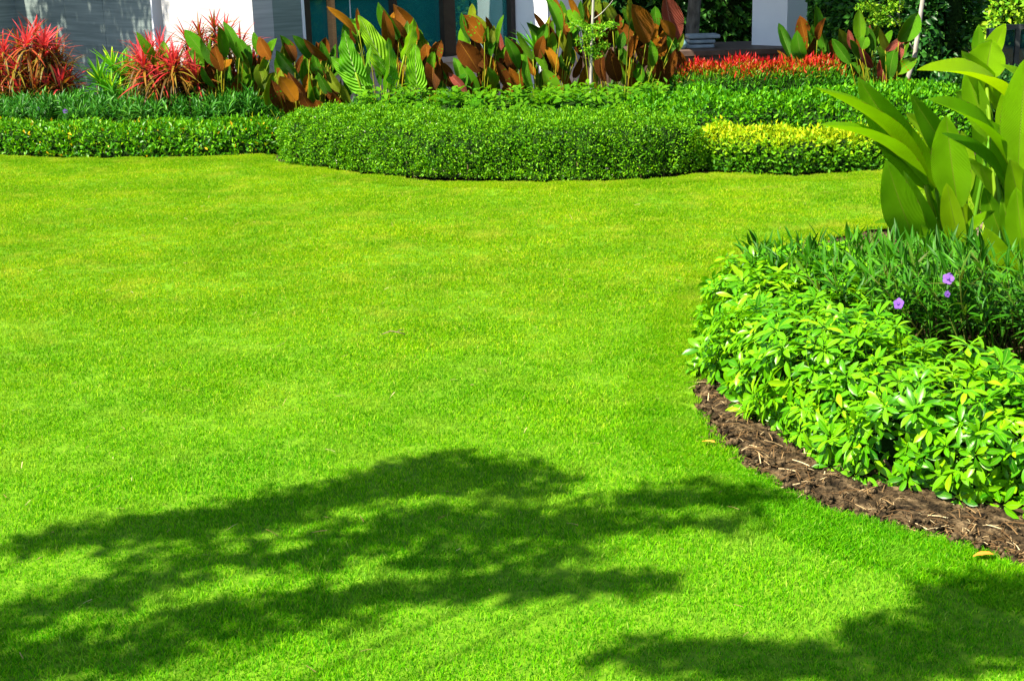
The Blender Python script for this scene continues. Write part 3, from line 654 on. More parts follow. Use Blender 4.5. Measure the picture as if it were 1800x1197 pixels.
def shoot_bed(name, label, cat, polyg, n, nparts, zfun, maker, mat, seed, size=1., tilt=.3, lean=(0, 0)):
    r = np.random.default_rng(seed); pg = np.array(polyg); t = thing(name, label, cat, (*pg.mean(0), 0))
    P2 = np.stack([r.uniform(pg[:, i].min(), pg[:, i].max(), n * 4) for i in (0, 1)], 1); P2 = P2[inside(P2, pg)][:n]; n = len(P2)
    P_ = np.c_[P2, zfun(P2) * r.uniform(.8, 1.1, n)]
    nm = nrm(np.c_[r.normal(size=(n, 2)) * tilt + np.array(lean), np.ones(n)])
    Rm = np.stack([frame_z(nm[i], r.random() * 6.28) for i in range(n)]); S = size * r.uniform(.8, 1.2, n)
    order = np.argsort(np.where(np.abs(P_[:, 0] / P_[:, 1]) < .37, P_[:, 1], 99)); mbs = [maker(seed * 10 + i) for i in range(7)]; meshes = [m_.data('shoot', mat) for m_ in mbs]
    a_, b_ = order[:nparts], order[nparts:]
    copies('shoot', meshes, t, P_[a_], Rm[a_], S[a_])
    if len(b_):
        big = MB()
        for i in b_: m_ = mbs[i % 7]; big.add(np.concatenate(m_.v) @ Rm[i].T * S[i] + P_[i], m_.f, np.concatenate(m_.uv), np.concatenate(m_.r))
        o = big.build('foliage', mat); adopt(o, t); o['kind'] = 'stuff'
    return t
rp = [(1.15, 6.75), (1.13, 6.35), (1.22, 5.95), (1.44, 5.5), (1.85, 5.2), (2.4, 4.95), (3.4, 4.7), (3.6, 7.3), (2.7, 7.4), (2.1, 7.35), (1.7, 7.15), (1.4, 6.9)]
rb = shoot_bed('ruellia_border', 'dense narrow leaved dark green border plants with violet flowers', 'border plants', rp, 1150, 300,
               lambda P2: np.clip(.3 - .17 * (P2[:, 1] - 5.4) - .1 * np.clip(P2[:, 0] - 1.7, 0, .8), -.06, .3) + .02 * vnoise(P2, .8, 4), ruellia_mesh, M['ruellia_leaf'], 41, 1.0, .3, (-.2, 0))
def flower_mesh():
    mb = MB()
    for i in range(5):
        V, F, UV = leaf_geo(.026, .026, 'obov', 5, 3, -.15, .25, .04, i, .002)
        Rm = np.array(Matrix.Rotation(6.283 * i / 5, 3, 'Z') @ Matrix.Rotation(.35, 3, 'X')); mb.add(V @ Rm.T, F, UV, .4 + .1 * i)
    mb.tube([(0, 0, -.045), (0, 0, -.02), (0, 0, .004)], [.003, .004, .009], 8, rnd=.1)
    return mb.data('flower', M['petal'])
fm = flower_mesh(); cd = np.array((0, 0, CAM_H))
FP = np.array([tuple(at(1667, 490, 5.3)), tuple(at(1580, 534, 5.12)), tuple(at(1665, 517, 5.25))])
fn_ = nrm(cd - FP + np.array([(-.6, 0, 1.), (-3.5, 0, 1.5), (3.5, 0, .4)])); copies('flower', [fm], rb, FP, np.stack([frame_z(fn_[i], i * 1.) for i in range(3)]), np.array([.85, .8, .5]))
# dark narrow border behind the low hedge
def ruellia_small(seed): return ruellia_mesh(seed, .2, 13, .11, .016)
dr = shoot_bed('ruellia_border', 'dark narrow leaved border behind the low glossy hedge', 'border plants', [(-5.9, 14.0), (-4.66, 13.68), (-3.3, 13.3), (-1.95, 13.3), (-1.95, 13.9), (-3.3, 14.0), (-4.66, 14.35), (-5.9, 14.8)], 1000, 300,
               lambda P2: .26 + .035 * vnoise(P2, .9, 6), ruellia_small, M['dark_ruellia'], 42, 1., .35)
FP = np.array([tuple(at(115, 196, 13.5)), tuple(at(66, 192, 13.6)), tuple(at(8, 212, 13.7))])
copies('flower', [fm], dr, FP, np.stack([frame_z(nrm(cd - FP[i]), i * 1.) for i in range(3)]), np.array([.9, .7, .7]))
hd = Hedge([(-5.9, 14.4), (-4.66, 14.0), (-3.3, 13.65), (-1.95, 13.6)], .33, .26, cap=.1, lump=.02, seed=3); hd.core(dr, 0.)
# soil-level green undergrowth between the taller plants so the bed reads planted
shoot_bed('ruellia_border', 'low dark green underplanting among the rust backed paddle leaf plants', 'border plants', [(-2.0, 13.1), (1.6, 13.1), (4.2, 14.8), (4.2, 15.6), (1.0, 15.2), (-2.0, 14.4)], 330, 200,
          lambda P2: .1 + 0 * P2[:, 0], ruellia_small, M['dark_ruellia'], 43, 1.25, .35)

# ------------------------------------------------------------------ big single leaves between two points
def big_leaf(name, parent, B, T, width, nhint, mats, kind='paddle', arch=.08, fold=.25, wave=.0, droop=0., nv=12, nu=5, seed=0, twist=0., thick=.0015):
    r = np.random.default_rng(seed); B, T = np.array(B), np.array(T); ax = T - B; L_ = np.linalg.norm(ax); ax = ax / L_
    nh = np.array(nhint, float); nz = nh - ax * (nh @ ax); nz /= np.linalg.norm(nz)
    v = np.linspace(0, 1, nv); u = np.linspace(-1, 1, nu); hw = np.maximum(leaf_profile(kind, v), .02) * width / 2; hw[-1] = width * .01
    if kind == 'ear': hw[0] = width * .3
    ph = r.uniform(0, 6.28, 2); V = np.zeros((nv, nu, 3)); N_ = np.zeros((nv, nu, 3)); sx0 = np.cross(ax, nz)
    for i in range(nv):
        an = twist * (v[i] - .4); sx = sx0 * math.cos(an) + nz * math.sin(an); n_i = np.cross(sx, ax)
        c = B + ax * L_ * v[i] + nz * arch * L_ * math.sin(math.pi * v[i]) + np.array((0, 0, -droop * L_ * v[i] ** 3))
        for j in range(nu):
            w_ = wave * width * math.sin(v[i] * 19 + ph[0] + (u[j] > 0) * 1.7) * abs(u[j]) ** 1.5
            back = -.16 * L_ * abs(u[j]) * (1 - v[i]) ** 3 if kind == 'ear' else 0
            V[i, j] = c + sx * u[j] * hw[i] + n_i * (abs(u[j]) ** 1.2 * fold * hw[i] + w_) + ax * back
            N_[i, j] = n_i
    F = [(i * nu + j, i * nu + j + 1, (i + 1) * nu + j + 1, (i + 1) * nu + j) for i in range(nv - 1) for j in range(nu - 1)]
    UV = np.stack([np.tile(u, nv), np.repeat(v, nu)], 1); mb = MB()
    mb.add(V.reshape(-1, 3), F, UV, .5, 0)
    if len(mats) > 1: mb.add((V - N_ * thick).reshape(-1, 3), [q[::-1] for q in F], UV, .5, 1)
    o = mb.build(name, mats); adopt(o, parent); return o
def stem(parent, B, ground, rad, mat, bulge=.1, axis=None):
    B, g_ = np.array(B, float), np.array(ground, float); t = np.linspace(0, 1, 7)[:, None]
    c = g_ + (B - g_) * .55; c[:2] = g_[:2] + (B[:2] - g_[:2]) * bulge * 3
    P_ = (1 - t) ** 2 * g_ + 2 * t * (1 - t) * c + t ** 2 * B
    mb = MB(); mb.tube(P_, np.linspace(rad * 1.3, rad * .8, 7), 6, rnd=.5); o = mb.build('stem', M[mat]); adopt(o, parent)

CT = {'G': ['cala_green', 'cala_rust'], 'R': ['cala_rust', 'cala_green'], 'Y': ['cala_olive', 'cala_rust'], 'P': ['cala_pink', 'cala_green']}
def calathea(label, Y0, leaves, base_px, seed, spread=.16, low=0):
    r = np.random.default_rng(seed); gx = (base_px - 900) / FPX * Y0 * 1.0
    t = thing('paddle_leaf_plant', label, 'plant', (gx, Y0, 0), 'paddle leaf plants with rust undersides')
    leaves = list(leaves); n0 = len(leaves)
    for k in range(int(n0 * 3.2)):
        q = leaves[int(r.integers(n0))]; dx, dy_ = r.normal() * 16, abs(r.normal()) * 28 + 2; ln = r.uniform(24, 44); sx_ = r.normal() * 12
        if q[3] + dy_ < 196 and not (seed == 51 and q[2] + dx < 345): leaves.append((q[2] + dx - sx_, q[3] + dy_ - ln, q[2] + dx, q[3] + dy_, r.uniform(8, 17), 'GRGRGYGR'[int(r.integers(8))]))
    for k in range(low): bx_ = base_px + r.normal() * 55; leaves.append((bx_ + r.normal() * 10, r.uniform(128, 158), bx_, r.uniform(172, 186), r.uniform(12, 18), 'GRGGYR'[int(r.integers(6))]))
    for i, (tx, ty, bx, by, w_, c) in enumerate(leaves):
        ex, ey = (tx - bx) * .12, (ty - by) * .12; tx, ty, bx, by = tx + ex * .6, ty + ey * .6, bx - ex, by - ey
        Yl = (.12 if i >= n0 else 0) + Y0 + r.uniform(-spread, spread); B = at(bx, by, Yl); dy = r.uniform(-.12, .12); T = at(tx, ty, Yl + dy)
        side = r.uniform(-1., .9); nh = Vector((side - (.25 if c != 'R' else -.1), -1, .25))
        big_leaf('leaf', t, B, T, w_ * 1.28 * Yl / FPX, nh, [M[m_] for m_ in CT[c]], 'paddle', r.uniform(-.06, .14), r.uniform(.1, .65), .015, 0, 10, 5, seed * 100 + i, r.uniform(-1., 1.))
        stem(t, B, (gx + (B.x - gx) * .55 + r.normal() * .03, Yl, 0), .0045, 'cala_stem')
    return t
calathea('green and rust paddle leaf clump beside the red strap leaf plants', 13.75, [
    (242, 60, 275, 115, 14, 'G'), (287, 75, 288, 116, 16, 'G'), (327, 56, 362, 100, 20, 'G'), (355, 70, 378, 112, 20, 'G'), (385, 51, 395, 95, 17, 'G'),
    (394, 42, 418, 96, 16, 'G'), (378, 82, 388, 121, 18, 'R'), (359, 104, 369, 137, 15, 'R'), (438, 82, 433, 124, 17, 'G'), (456, 68, 473, 101, 20, 'R'),
    (454, 116, 463, 158, 22, 'Y'), (448, 143, 472, 174, 24, 'R'), (400, 105, 418, 150, 18, 'G'), (331, 88, 358, 114, 13, 'G'), (356, 118, 377, 150, 16, 'G'),
    (412, 67, 436, 95, 14, 'G'), (270, 98, 292, 130, 13, 'Y'), (345, 75, 372, 128, 14, 'G'), (420, 90, 440, 136, 15, 'Y'), (465, 128, 480, 165, 17, 'R'), (300, 90, 318, 128, 12, 'Y')], 400, 51, low=20)
calathea('low paddle leaf clump full of rust leaves at the end of the clipped hedge', 13.1, [
    (493, 65, 513, 106, 18, 'G'), (497, 68, 516, 104, 16, 'R'), (488, 92, 522, 134, 22, 'G'), (516, 65, 541, 99, 16, 'G'), (536, 70, 571, 102, 12, 'R'), (521, 112, 541, 157, 16, 'G'),
    (552, 96, 571, 134, 18, 'G'), (488, 122, 512, 155, 20, 'R'), (493, 137, 517, 174, 24, 'R'), (546, 141, 566, 174, 22, 'Y'), (576, 118, 598, 158, 18, 'Y'),
    (478, 144, 497, 186, 20, 'R'), (493, 166, 508, 200, 18, 'R'), (512, 172, 526, 204, 20, 'R'), (556, 178, 574, 205, 24, 'R'), (571, 160, 615, 194, 12, 'R'),
    (535, 90, 552, 130, 16, 'R'), (508, 130, 534, 165, 18, 'R'), (560, 130, 580, 165, 15, 'G'), (530, 165, 548, 200, 18, 'R'), (600, 150, 618, 190, 16, 'Y'), (565, 75, 580, 110, 12, 'G'), (585, 165, 600, 200, 18, 'R')], 540, 52, low=6)
calathea('tall paddle leaf clump rising behind the elephant ear leaves', 13.55, [
    (608, 33, 630, 54, 12, 'G'), (628, 17, 630, 50, 9, 'R'), (667, 8, 698, 62, 22, 'G'), (675, 22, 684, 84, 18, 'R'), (694, 12, 729, 66, 30, 'R'),
    (698, 54, 700, 96, 16, 'R'), (737, 55, 748, 104, 16, 'G'), (660, 105, 676, 140, 16, 'R'), (690, 100, 702, 140, 18, 'R')], 690, 53)
calathea('paddle leaf clump of rust leaves in front of the window sill', 13.3, [
    (749, 80, 754, 112, 18, 'R'), (775, 73, 768, 108, 20, 'R'), (766, 78, 764, 106, 14, 'R'), (762, 99, 760, 154, 26, 'R'), (775, 112, 793, 148, 20, 'R'), (790, 130, 817, 160, 12, 'P'),
    (798, 104, 808, 138, 16, 'G'), (812, 115, 838, 157, 20, 'G'), (752, 110, 756, 160, 16, 'R')], 775, 54)
calathea('paddle leaf clump with orange leaves before the dark window post', 13.4, [
    (830, 10, 832, 54, 15, 'Y'), (817, 30, 848, 70, 24, 'R'), (824, 50, 884, 100, 12, 'Y'), (808, 74, 838, 122, 30, 'R'), (832, 66, 852, 114, 24, 'R'),
    (842, 98, 853, 138, 26, 'R'), (852, 98, 875, 136, 20, 'R'), (875, 54, 885, 106, 12, 'P'), (838, 30, 862, 66, 12, 'Y'), (857, 120, 866, 152, 16, 'G')], 852, 55)
calathea('paddle leaf clump in front of the white column', 13.3, [
    (889, 68, 909, 116, 16, 'G'), (900, 74, 920, 118, 18, 'R'), (925, 99, 938, 130, 12, 'R'), (926, 98, 933, 152, 17, 'G'), (896, 122, 912, 168, 16, 'R'),
    (955, 124, 978, 164, 22, 'G'), (928, 42, 960, 68, 12, 'G'), (968, 32, 970, 94, 18, 'Y'), (960, 42, 973, 70, 14, 'R'), (958, -5, 983, 48, 18, 'G'), (972, -8, 991, 44, 8, 'R'),
    (987, 34, 1001, 74, 12, 'R'), (986, 54, 1002, 96, 15, 'Y'), (959, 84, 976, 124, 14, 'R'), (976, 116, 1001, 152, 16, 'R'), (987, 97, 996, 122, 12, 'G'),
    (910, 58, 934, 100, 14, 'G'), (945, 70, 960, 118, 16, 'G'), (940, 26, 962, 60, 9, 'R')], 965, 56)
calathea('tall paddle leaf clump with broad rust leaves beside the red tipped hedge', 13.4, [
    (999, 20, 1024, 44, 16, 'G'), (1050, -6, 1056, 46, 22, 'Y'), (1062, 6, 1079, 48, 20, 'Y'), (1022, 4, 1034, 46, 16, 'G'), (1086, 42, 1107, 78, 22, 'R'), (1112, 12, 1133, 70, 34, 'R'), (1110, 68, 1131, 112, 28, 'R'),
    (1152, 14, 1158, 50, 18, 'G'), (1170, -4, 1184, 66, 32, 'P'), (1152, 45, 1163, 94, 22, 'R'), (1178, 62, 1180, 92, 18, 'G'), (1189, 88, 1172, 136, 14, 'R'), (1164, 94, 1164, 136, 18, 'G'),
    (1058, 91, 1064, 138, 18, 'R'), (1073, 88, 1085, 138, 22, 'R'), (1107, 99, 1107, 154, 20, 'R'), (1124, 110, 1127, 142, 18, 'G'), (1144, 74, 1147, 112, 14, 'G'), (1107, -4, 1107, 34, 9, 'Y'), (1090, 80, 1104, 112, 14, 'G'), (1010, 60, 1022, 95, 12, 'R'), (1000, -6, 1018, 30, 10, 'R')], 1090, 57)
calathea('shaded paddle leaf clump in front of the bluish porch column', 15.2, [
    (1370, 45, 1391, 102, 20, 'G'), (1407, 32, 1419, 84, 22, 'R'), (1402, 57, 1413, 104, 22, 'G'), (1434, 13, 1436, 64, 18, 'G'), (1451, 34, 1438, 66, 12, 'R'),
    (1444, 57, 1454, 94, 16, 'G'), (1476, 54, 1481, 94, 20, 'Y'), (1464, 82, 1473, 122, 24, 'R'), (1438, 92, 1434, 116, 16, 'R'), (1425, 62, 1430, 98, 12, 'Y')], 1430, 58)
calathea('paddle leaf clump with red leaves around the slim young tree', 14.3, [
    (1492, 55, 1501, 86, 10, 'P'), (1510, 20, 1512, 68, 17, 'G'), (1530, 46, 1534, 72, 13, 'P'), (1511, 86, 1531, 116, 12, 'P'), (1593, 66, 1560, 87, 12, 'P'), (1612, 26, 1583, 68, 26, 'G'),
    (1575, 82, 1564, 134, 20, 'G'), (1549, 104, 1549, 150, 18, 'P'), (1610, 104, 1576, 128, 18, 'G'), (1600, 142, 1570, 176, 30, 'R'), (1638, 155, 1606, 186, 18, 'G'), (1588, 170, 1600, 196, 20, 'R'), (1583, 142, 1569, 166, 12, 'G'),
    (1585, 78, 1578, 104, 12, 'P'), (1522, 64, 1516, 84, 16, 'G'), (1540, 84, 1552, 118, 14, 'G')], 1560, 59)

# elephant ear
r = np.random.default_rng(61); Y0 = 12.95; b0 = at(665, 170, Y0)
t = thing('elephant_ear_plant', 'large elephant ear plant with pale veined leaves behind the clipped hedge', 'plant', (b0.x, Y0, 0))
for i, (tx, ty, bx, by, w_, sx_) in enumerate([(605, 54, 625, 128, 58, -.5), (630, 27, 676, 118, 54, .4), (581, 100, 640, 152, 46, -.3), (652, 78, 652, 165, 22, -1.6), (682, 67, 680, 155, 30, 1.7), (731, 76, 733, 150, 46, -.3), (727, 32, 712, 95, 24, 1.4), (655, 95, 690, 140, 30, .5)]):
    Yl = Y0 + (.25 if i in (1, 6) else 0) + r.uniform(-.08, .08); B, T = at(bx, by, Yl), at(tx, ty, Yl + r.uniform(-.15, .05))
    w3 = (w_ if abs(sx_) < 1 else w_ * 1.7) * Yl / FPX
    big_leaf('leaf', t, B, T, w3, (sx_, -1, .35), [M['aloc_leaf']], 'ear', .05, .22, .045, 0, 16, 9, 610 + i, .2)
    stem(t, B, (b0.x + (B.x - b0.x) * .3, Yl, 0), .011, 'heli_stem')

# ------------------------------------------------------------------ strap leaf rosettes
def rosette_mesh(seed, nl, L0, W, mat, lo=.0, hi=1.35, droop=.5, young=1.):
    r = np.random.default_rng(seed); mb = MB()
    for i in range(nl):
        f = i / (nl - 1); el = lo + (hi - lo) * f + r.normal() * .12; L_ = L0 * r.uniform(.75, 1.15) * (1 - .3 * f * f); a = i * 2.4 + r.normal() * .2
        V, F, UV = leaf_geo(L_, W * r.uniform(.8, 1.2), 'strap', 8, 3, .45, droop * r.uniform(.5, 1.3) * (1.2 - f), 0, i, .005)
        Rm = np.array(Matrix.Rotation(a, 3, 'Z') @ Matrix.Rotation(el, 3, 'X')); mb.add(V @ Rm.T + (0, 0, .05 * f), F, UV, float(np.clip(f * young + r.normal() * .16, 0, 1)))
    return mb.data('leaf_rosette', mat)
def cordyline(label, Y0, heads, seed, size=1.):
    r = np.random.default_rng(seed); p0 = at(np.mean([h_[0] for h_ in heads]), 190, Y0); t = thing('red_cordyline', label, 'plant', (p0.x, Y0, 0), 'red strap leaf plants')
    ms = [rosette_mesh(seed * 10 + i, 34, .34, .021, M['cordy_leaf'], -.4, 1.42, .9) for i in range(4)]
    heads = list(heads) + [(x_ + r.normal() * 14, min(y_ + r.uniform(2, 34), 188)) for x_, y_ in heads]
    for i, (x_, y_) in enumerate(heads):
        Yl = Y0 + r.uniform(-.25, .25); p = at(x_, y_, Yl)
        copies('leaf_rosette', [ms[i % 4]], t, np.array([tuple(p)]), np.array([rot_up(r.random() * 6.28, r.uniform(-.3, .3))]), np.array([size * r.uniform(.85, 1.15)]))
        mb = MB(); mb.tube([(p0.x + (p.x - p0.x) * .6, Yl, -.01), (p.x * .95 + p0.x * .05, Yl, p.z * .6), (p.x, Yl, p.z + .05)], [.014, .011, .009], 6); adopt(mb.build('stem', M['twig']), t)
cordyline('red strap leaf plant cut by the picture edge beside the low hedge', 14.7, [(-25, 95), (8, 100), (-5, 130), (20, 150), (-30, 150), (0, 175), (30, 185)], 71)
cordyline('full red strap leaf plant left of the green fan rosettes', 14.7, [(48, 90), (75, 88), (100, 100), (60, 115), (90, 125), (115, 135), (75, 145), (50, 160), (105, 165), (85, 175), (30, 130), (62, 70), (40, 175), (120, 160), (100, 120), (72, 170), (55, 135)], 72)
cordyline('pink tipped strap leaf plant just right of the green fan rosettes', 13.9, [(262, 105), (285, 100), (275, 125), (300, 135), (320, 145), (265, 150), (295, 155), (255, 128), (310, 120), (285, 145), (330, 160), (345, 150)], 73)
cordyline('tall pink strap leaf plant against the sunlit white wall', 14.3, [(352, 72), (378, 62), (402, 72), (330, 85), (425, 92), (365, 100), (345, 115), (390, 110), (410, 120), (340, 140)], 74, .9)
ms = [rosette_mesh(760 + i, 30, .30, .028, M['palm_leaf'], -.1, 1.4, .28, .9) for i in range(3)]
for i, (x_, y_, Y_, s_, lb) in enumerate(((172, 150, 14.25, 1.1, 'bright green fan rosette between the red strap leaf plants, front one'), (200, 132, 14.6, 1.15, 'taller green fan rosette behind the bright one before the grey wall'), (232, 140, 14.5, 1.05, 'green fan rosette beside the pink tipped strap leaf plant'), (196, 165, 14.1, .8, 'small yellow green rosette low above the dark border'))):
    p = at(x_, y_, Y_); t = thing('strap_leaf_rosette', lb, 'plant', (p.x, Y_, 0), 'green fan rosettes')
    for k_ in range(3):
        copies('leaf_rosette', [ms[(i + k_) % 3]], t, np.array([(p.x + .08 * k_, Y_ + .05, p.z - .12 * k_)]), np.array([rot_up(i + 2. * k_, -.25)]), np.array([s_]))
    mb = MB(); mb.tube([(p.x, Y_, -.01), (p.x, Y_, p.z + .02)], .014, 6); adopt(mb.build('stem', M['twig']), t)
for x_, y_, Y_ in ((940, 95, 14.2),):
    p = at(x_, y_, Y_); t = thing('strap_leaf_rosette', 'green strap leaf rosette before the foot of the white column', 'plant', (p.x, Y_, 0), 'green fan rosettes')
    copies('leaf_rosette', [ms[0]], t, np.array([(p.x, Y_, p.z)]), np.array([rot_up(.3, .1)]), np.array([1.2])); mb = MB(); mb.tube([(p.x, Y_, -.01), (p.x, Y_, p.z + .02)], .014, 6); adopt(mb.build('stem', M['twig']), t)

# ------------------------------------------------------------------ heliconias
def heliconia(label, base, leaves, stems_, seed):
    r = np.random.default_rng(seed); t = thing('heliconia_plant', label, 'plant', (*base, 0), 'heliconia clumps with paddle leaves')
    for i, (tx, ty, bx, by, w_, Yb, Yt, nh, arch, fold) in enumerate(leaves):
        B, T = at(bx, by, Yb), at(tx, ty, Yt)
        big_leaf('leaf', t, B, T, w_ * 1.1 * (Yb + Yt) / 2 / FPX, np.array(nh) + (-.35, 0, .3), [M['heli_leaf']], 'paddle' if i % 3 else 'oval', arch, fold, .012, 0, 18, 7, seed * 50 + i, r.uniform(-.25, .25))
        if by < 425: stem(t, B, (base[0] + (B.x - base[0]) * .35 + r.normal() * .04, base[1] + r.normal() * .06, 0), .011, 'heli_stem', .15)
    return t
ba = at(1668, 430, 7.3); bb = at(1785, 440, 6.9)
heliconia('large heliconia clump with long lime leaves leaning over the lawn', (ba.x, 7.3), [
    (1432, 155, 1628, 322, 52, 7.25, 6.9, (-.25, -.5, 1), .07, .75), (1508, 136, 1645, 330, 62, 7.3, 7.1, (-.7, -.8, .8), .06, .5), (1442, 220, 1626, 326, 46, 7.2, 6.8, (-.1, -.5, 1), .08, .7),
    (1558, 281, 1614, 436, 62, 7.0, 6.85, (-.35, -1, .3), .05, .25), (1663, 203, 1684, 364, 62, 7.15, 7.1, (-.25, -1, .25), .03, .35), (1680, 162, 1742, 235, 44, 7.5, 7.3, (-.5, -.8, .6), .05, .3),
    (1592, 200, 1648, 255, 34, 7.6, 7.5, (.3, -1, .5), .03, .3), (1749, 371, 1690, 424, 26, 7.0, 6.9, (.3, -.7, .9), .04, .6), (1618, 394, 1628, 452, 30, 6.9, 6.85, (.4, -1, .2), .03, .7),
    (1637, 345, 1657, 432, 46, 7.4, 7.35, (.5, -1, .2), .02, .3), (1536, 392, 1592, 398, 16, 7.5, 7.6, (0, -.4, 1), .1, .3), (1580, 240, 1652, 345, 36, 7.55, 7.5, (-.4, -1, .4), .03, .4), (1640, 300, 1680, 400, 32, 7.45, 7.4, (-.6, -1, .2), .02, .5), (1690, 350, 1702, 432, 28, 7.35, 7.3, (.3, -1, .2), .02, .5), (1605, 330, 1642, 424, 28, 7.3, 7.3, (-.5, -1, .2), .02, .5), (1715, 180, 1752, 300, 38, 7.7, 7.6, (-.5, -1, .3), .02, .4), (1628, 228, 1668, 330, 40, 7.6, 7.6, (-.7, -1, .3), .02, .4), (1730, 250, 1722, 370, 34, 7.6, 7.6, (-.6, -1, .2), .02, .4), (1588, 300, 1650, 428, 40, 7.15, 7.0, (-.5, -1, .3), .04, .4), (1664, 322, 1690, 440, 38, 7.0, 6.95, (-.4, -1, .2), .03, .4), (1530, 250, 1640, 360, 36, 7.4, 7.1, (-.3, -.7, .8), .06, .5), (1600, 165, 1690, 300, 40, 7.5, 7.3, (-.5, -.8, .6), .05, .4), (1697, 278, 1752, 350, 32, 7.3, 7.2, (.6, -.8, .5), .03, .3), (1690, 230, 1700, 340, 34, 7.6, 7.6, (.7, -1, .1), .02, .3), (1648, 270, 1672, 372, 36, 7.5, 7.5, (.2, -1, .1), .02, .3)], 0, 81)
heliconia('heliconia clump with upright and arching leaves cut by the picture edge', (bb.x, 6.9), [
    (1612, 124, 1790, 192, 58, 7.0, 6.7, (-.2, -.65, .9), .09, .6), (1630, 175, 1776, 296, 58, 6.9, 6.6, (-.3, -.7, .8), .08, .55), (1744, 70, 1733, 138, 62, 7.3, 7.25, (-.3, -1, .3), .03, .3),
    (1721, 43, 1722, 110, 22, 7.4, 7.4, (-.6, -1, .2), .02, .3), (1768, 42, 1738, 112, 34, 7.45, 7.4, (-.6, -1, .4), .03, .3), (1806, 100, 1790, 300, 62, 6.7, 6.65, (-.5, -1, .3), .03, .25), (1760, 114, 1836, 184, 34, 7.1, 7.0, (-.2, -.7, .8), .06, .3),
    (1775, 280, 1797, 404, 52, 6.6, 6.5, (.25, -1, .25), .03, .35), (1806, 286, 1836, 410, 56, 6.5, 6.4, (.2, -1, .25), .03, .3), (1733, 400, 1776, 515, 62, 5.75, 5.7, (-.4, -1, .35), .05, .25), (1700, 120, 1738, 240, 42, 7.3, 7.3, (-.6, -1, .3), .03, .4), (1772, 150, 1782, 270, 42, 7.2, 7.2, (-.6, -1, .3), .03, .4), (1730, 330, 1764, 424, 36, 7.0, 7.0, (-.4, -1, .2), .03, .4), (1800, 200, 1812, 340, 50, 6.9, 6.9, (-.3, -1, .2), .02, .4), (1745, 240, 1797, 334, 42, 7.05, 7.0, (-.5, -.9, .4), .04, .5), (1760, 350, 1786, 440, 40, 6.8, 6.8, (.4, -1, .2), .02, .4), (1786, 330, 1802, 452, 44, 6.5, 6.5, (-.4, -1, .2), .03, .4), (1690, 90, 1760, 190, 40, 7.4, 7.2, (-.5, -.8, .6), .05, .4), (1655, 235, 1770, 330, 42, 6.95, 6.7, (-.3, -.8, .7), .06, .5), (1704, 208, 1780, 262, 36, 7.2, 7.1, (.4, -.8, .5), .03, .3),
    (1796, 418, 1830, 470, 26, 6.3, 6.3, (-.3, -1, .3), .03, .3), (1756, 222, 1772, 340, 40, 7.1, 7.1, (.6, -1, .2), .02, .3), (1722, 290, 1764, 372, 34, 7.2, 7.1, (.5, -1, .2), .02, .3), (1862, 60, 1840, 260, 60, 7., 7., (-.5, -1, .3), .03, .25)], 0, 82)
# piece of weathered wood behind the stems
p = at(1745, 432, 8.0); mb = MB(); r = np.random.default_rng(3); tt = np.linspace(0, 1, 12)
mb.tube([(p.x - .16 + .62 * a_, 8.0 + .05 * math.sin(5 * a_), .10 + .05 * a_ + .015 * math.sin(9 * a_)) for a_ in tt], .085 + .02 * np.sin(tt * 7) + r.normal(size=12) * .006, 12)
tag(mb.build('weathered_log', M['log']), 'short weathered brown log lying behind the heliconia stems', 'log')

# ------------------------------------------------------------------ trees
def leafy_tree(name, label, trunk, rad, limbs, clumps, mat, bark, leaf, per, seed, tpl=DIAMOND):
    r = np.random.default_rng(seed); t = thing(name, label, 'tree', tuple(trunk[0][:2]) + (0,))
    mb = MB(); mb.tube(trunk, np.linspace(rad, rad * .6, len(trunk)), 10)
    for pts, r0 in limbs: mb.tube(pts, np.linspace(r0, r0 * .35, len(pts)), 6)
    adopt(mb.build('trunk', M[bark]), t)
    Ps = []
    for c, rad3, k in clumps:
        d = nrm(r.normal(size=(int(per * k), 3))) * (r.random((int(per * k), 1)) ** .45) * np.array(rad3); Ps.append(np.array(c) + d)
    P_ = np.concatenate(Ps); n_ = len(P_)
    ax = nrm(r.normal(size=(n_, 3)) + np.array((0, 0, -.3))); nm = nrm(r.normal(size=(n_, 3)) * .8 + np.array((0, 0, 1.)))
    o = scatter_obj('crown', [(tpl, P_, ax, nm, leaf * r.uniform(.7, 1.3, n_), r.random(n_))], M[mat], t, 'stuff'); return t
def bez(a_, b_, c_, n_=6):
    a_, b_, c_ = map(np.array, (a_, b_, c_)); t_ = np.linspace(0, 1, n_)[:, None]; return (1 - t_) ** 2 * a_ + 2 * t_ * (1 - t_) * b_ + t_ ** 2 * c_
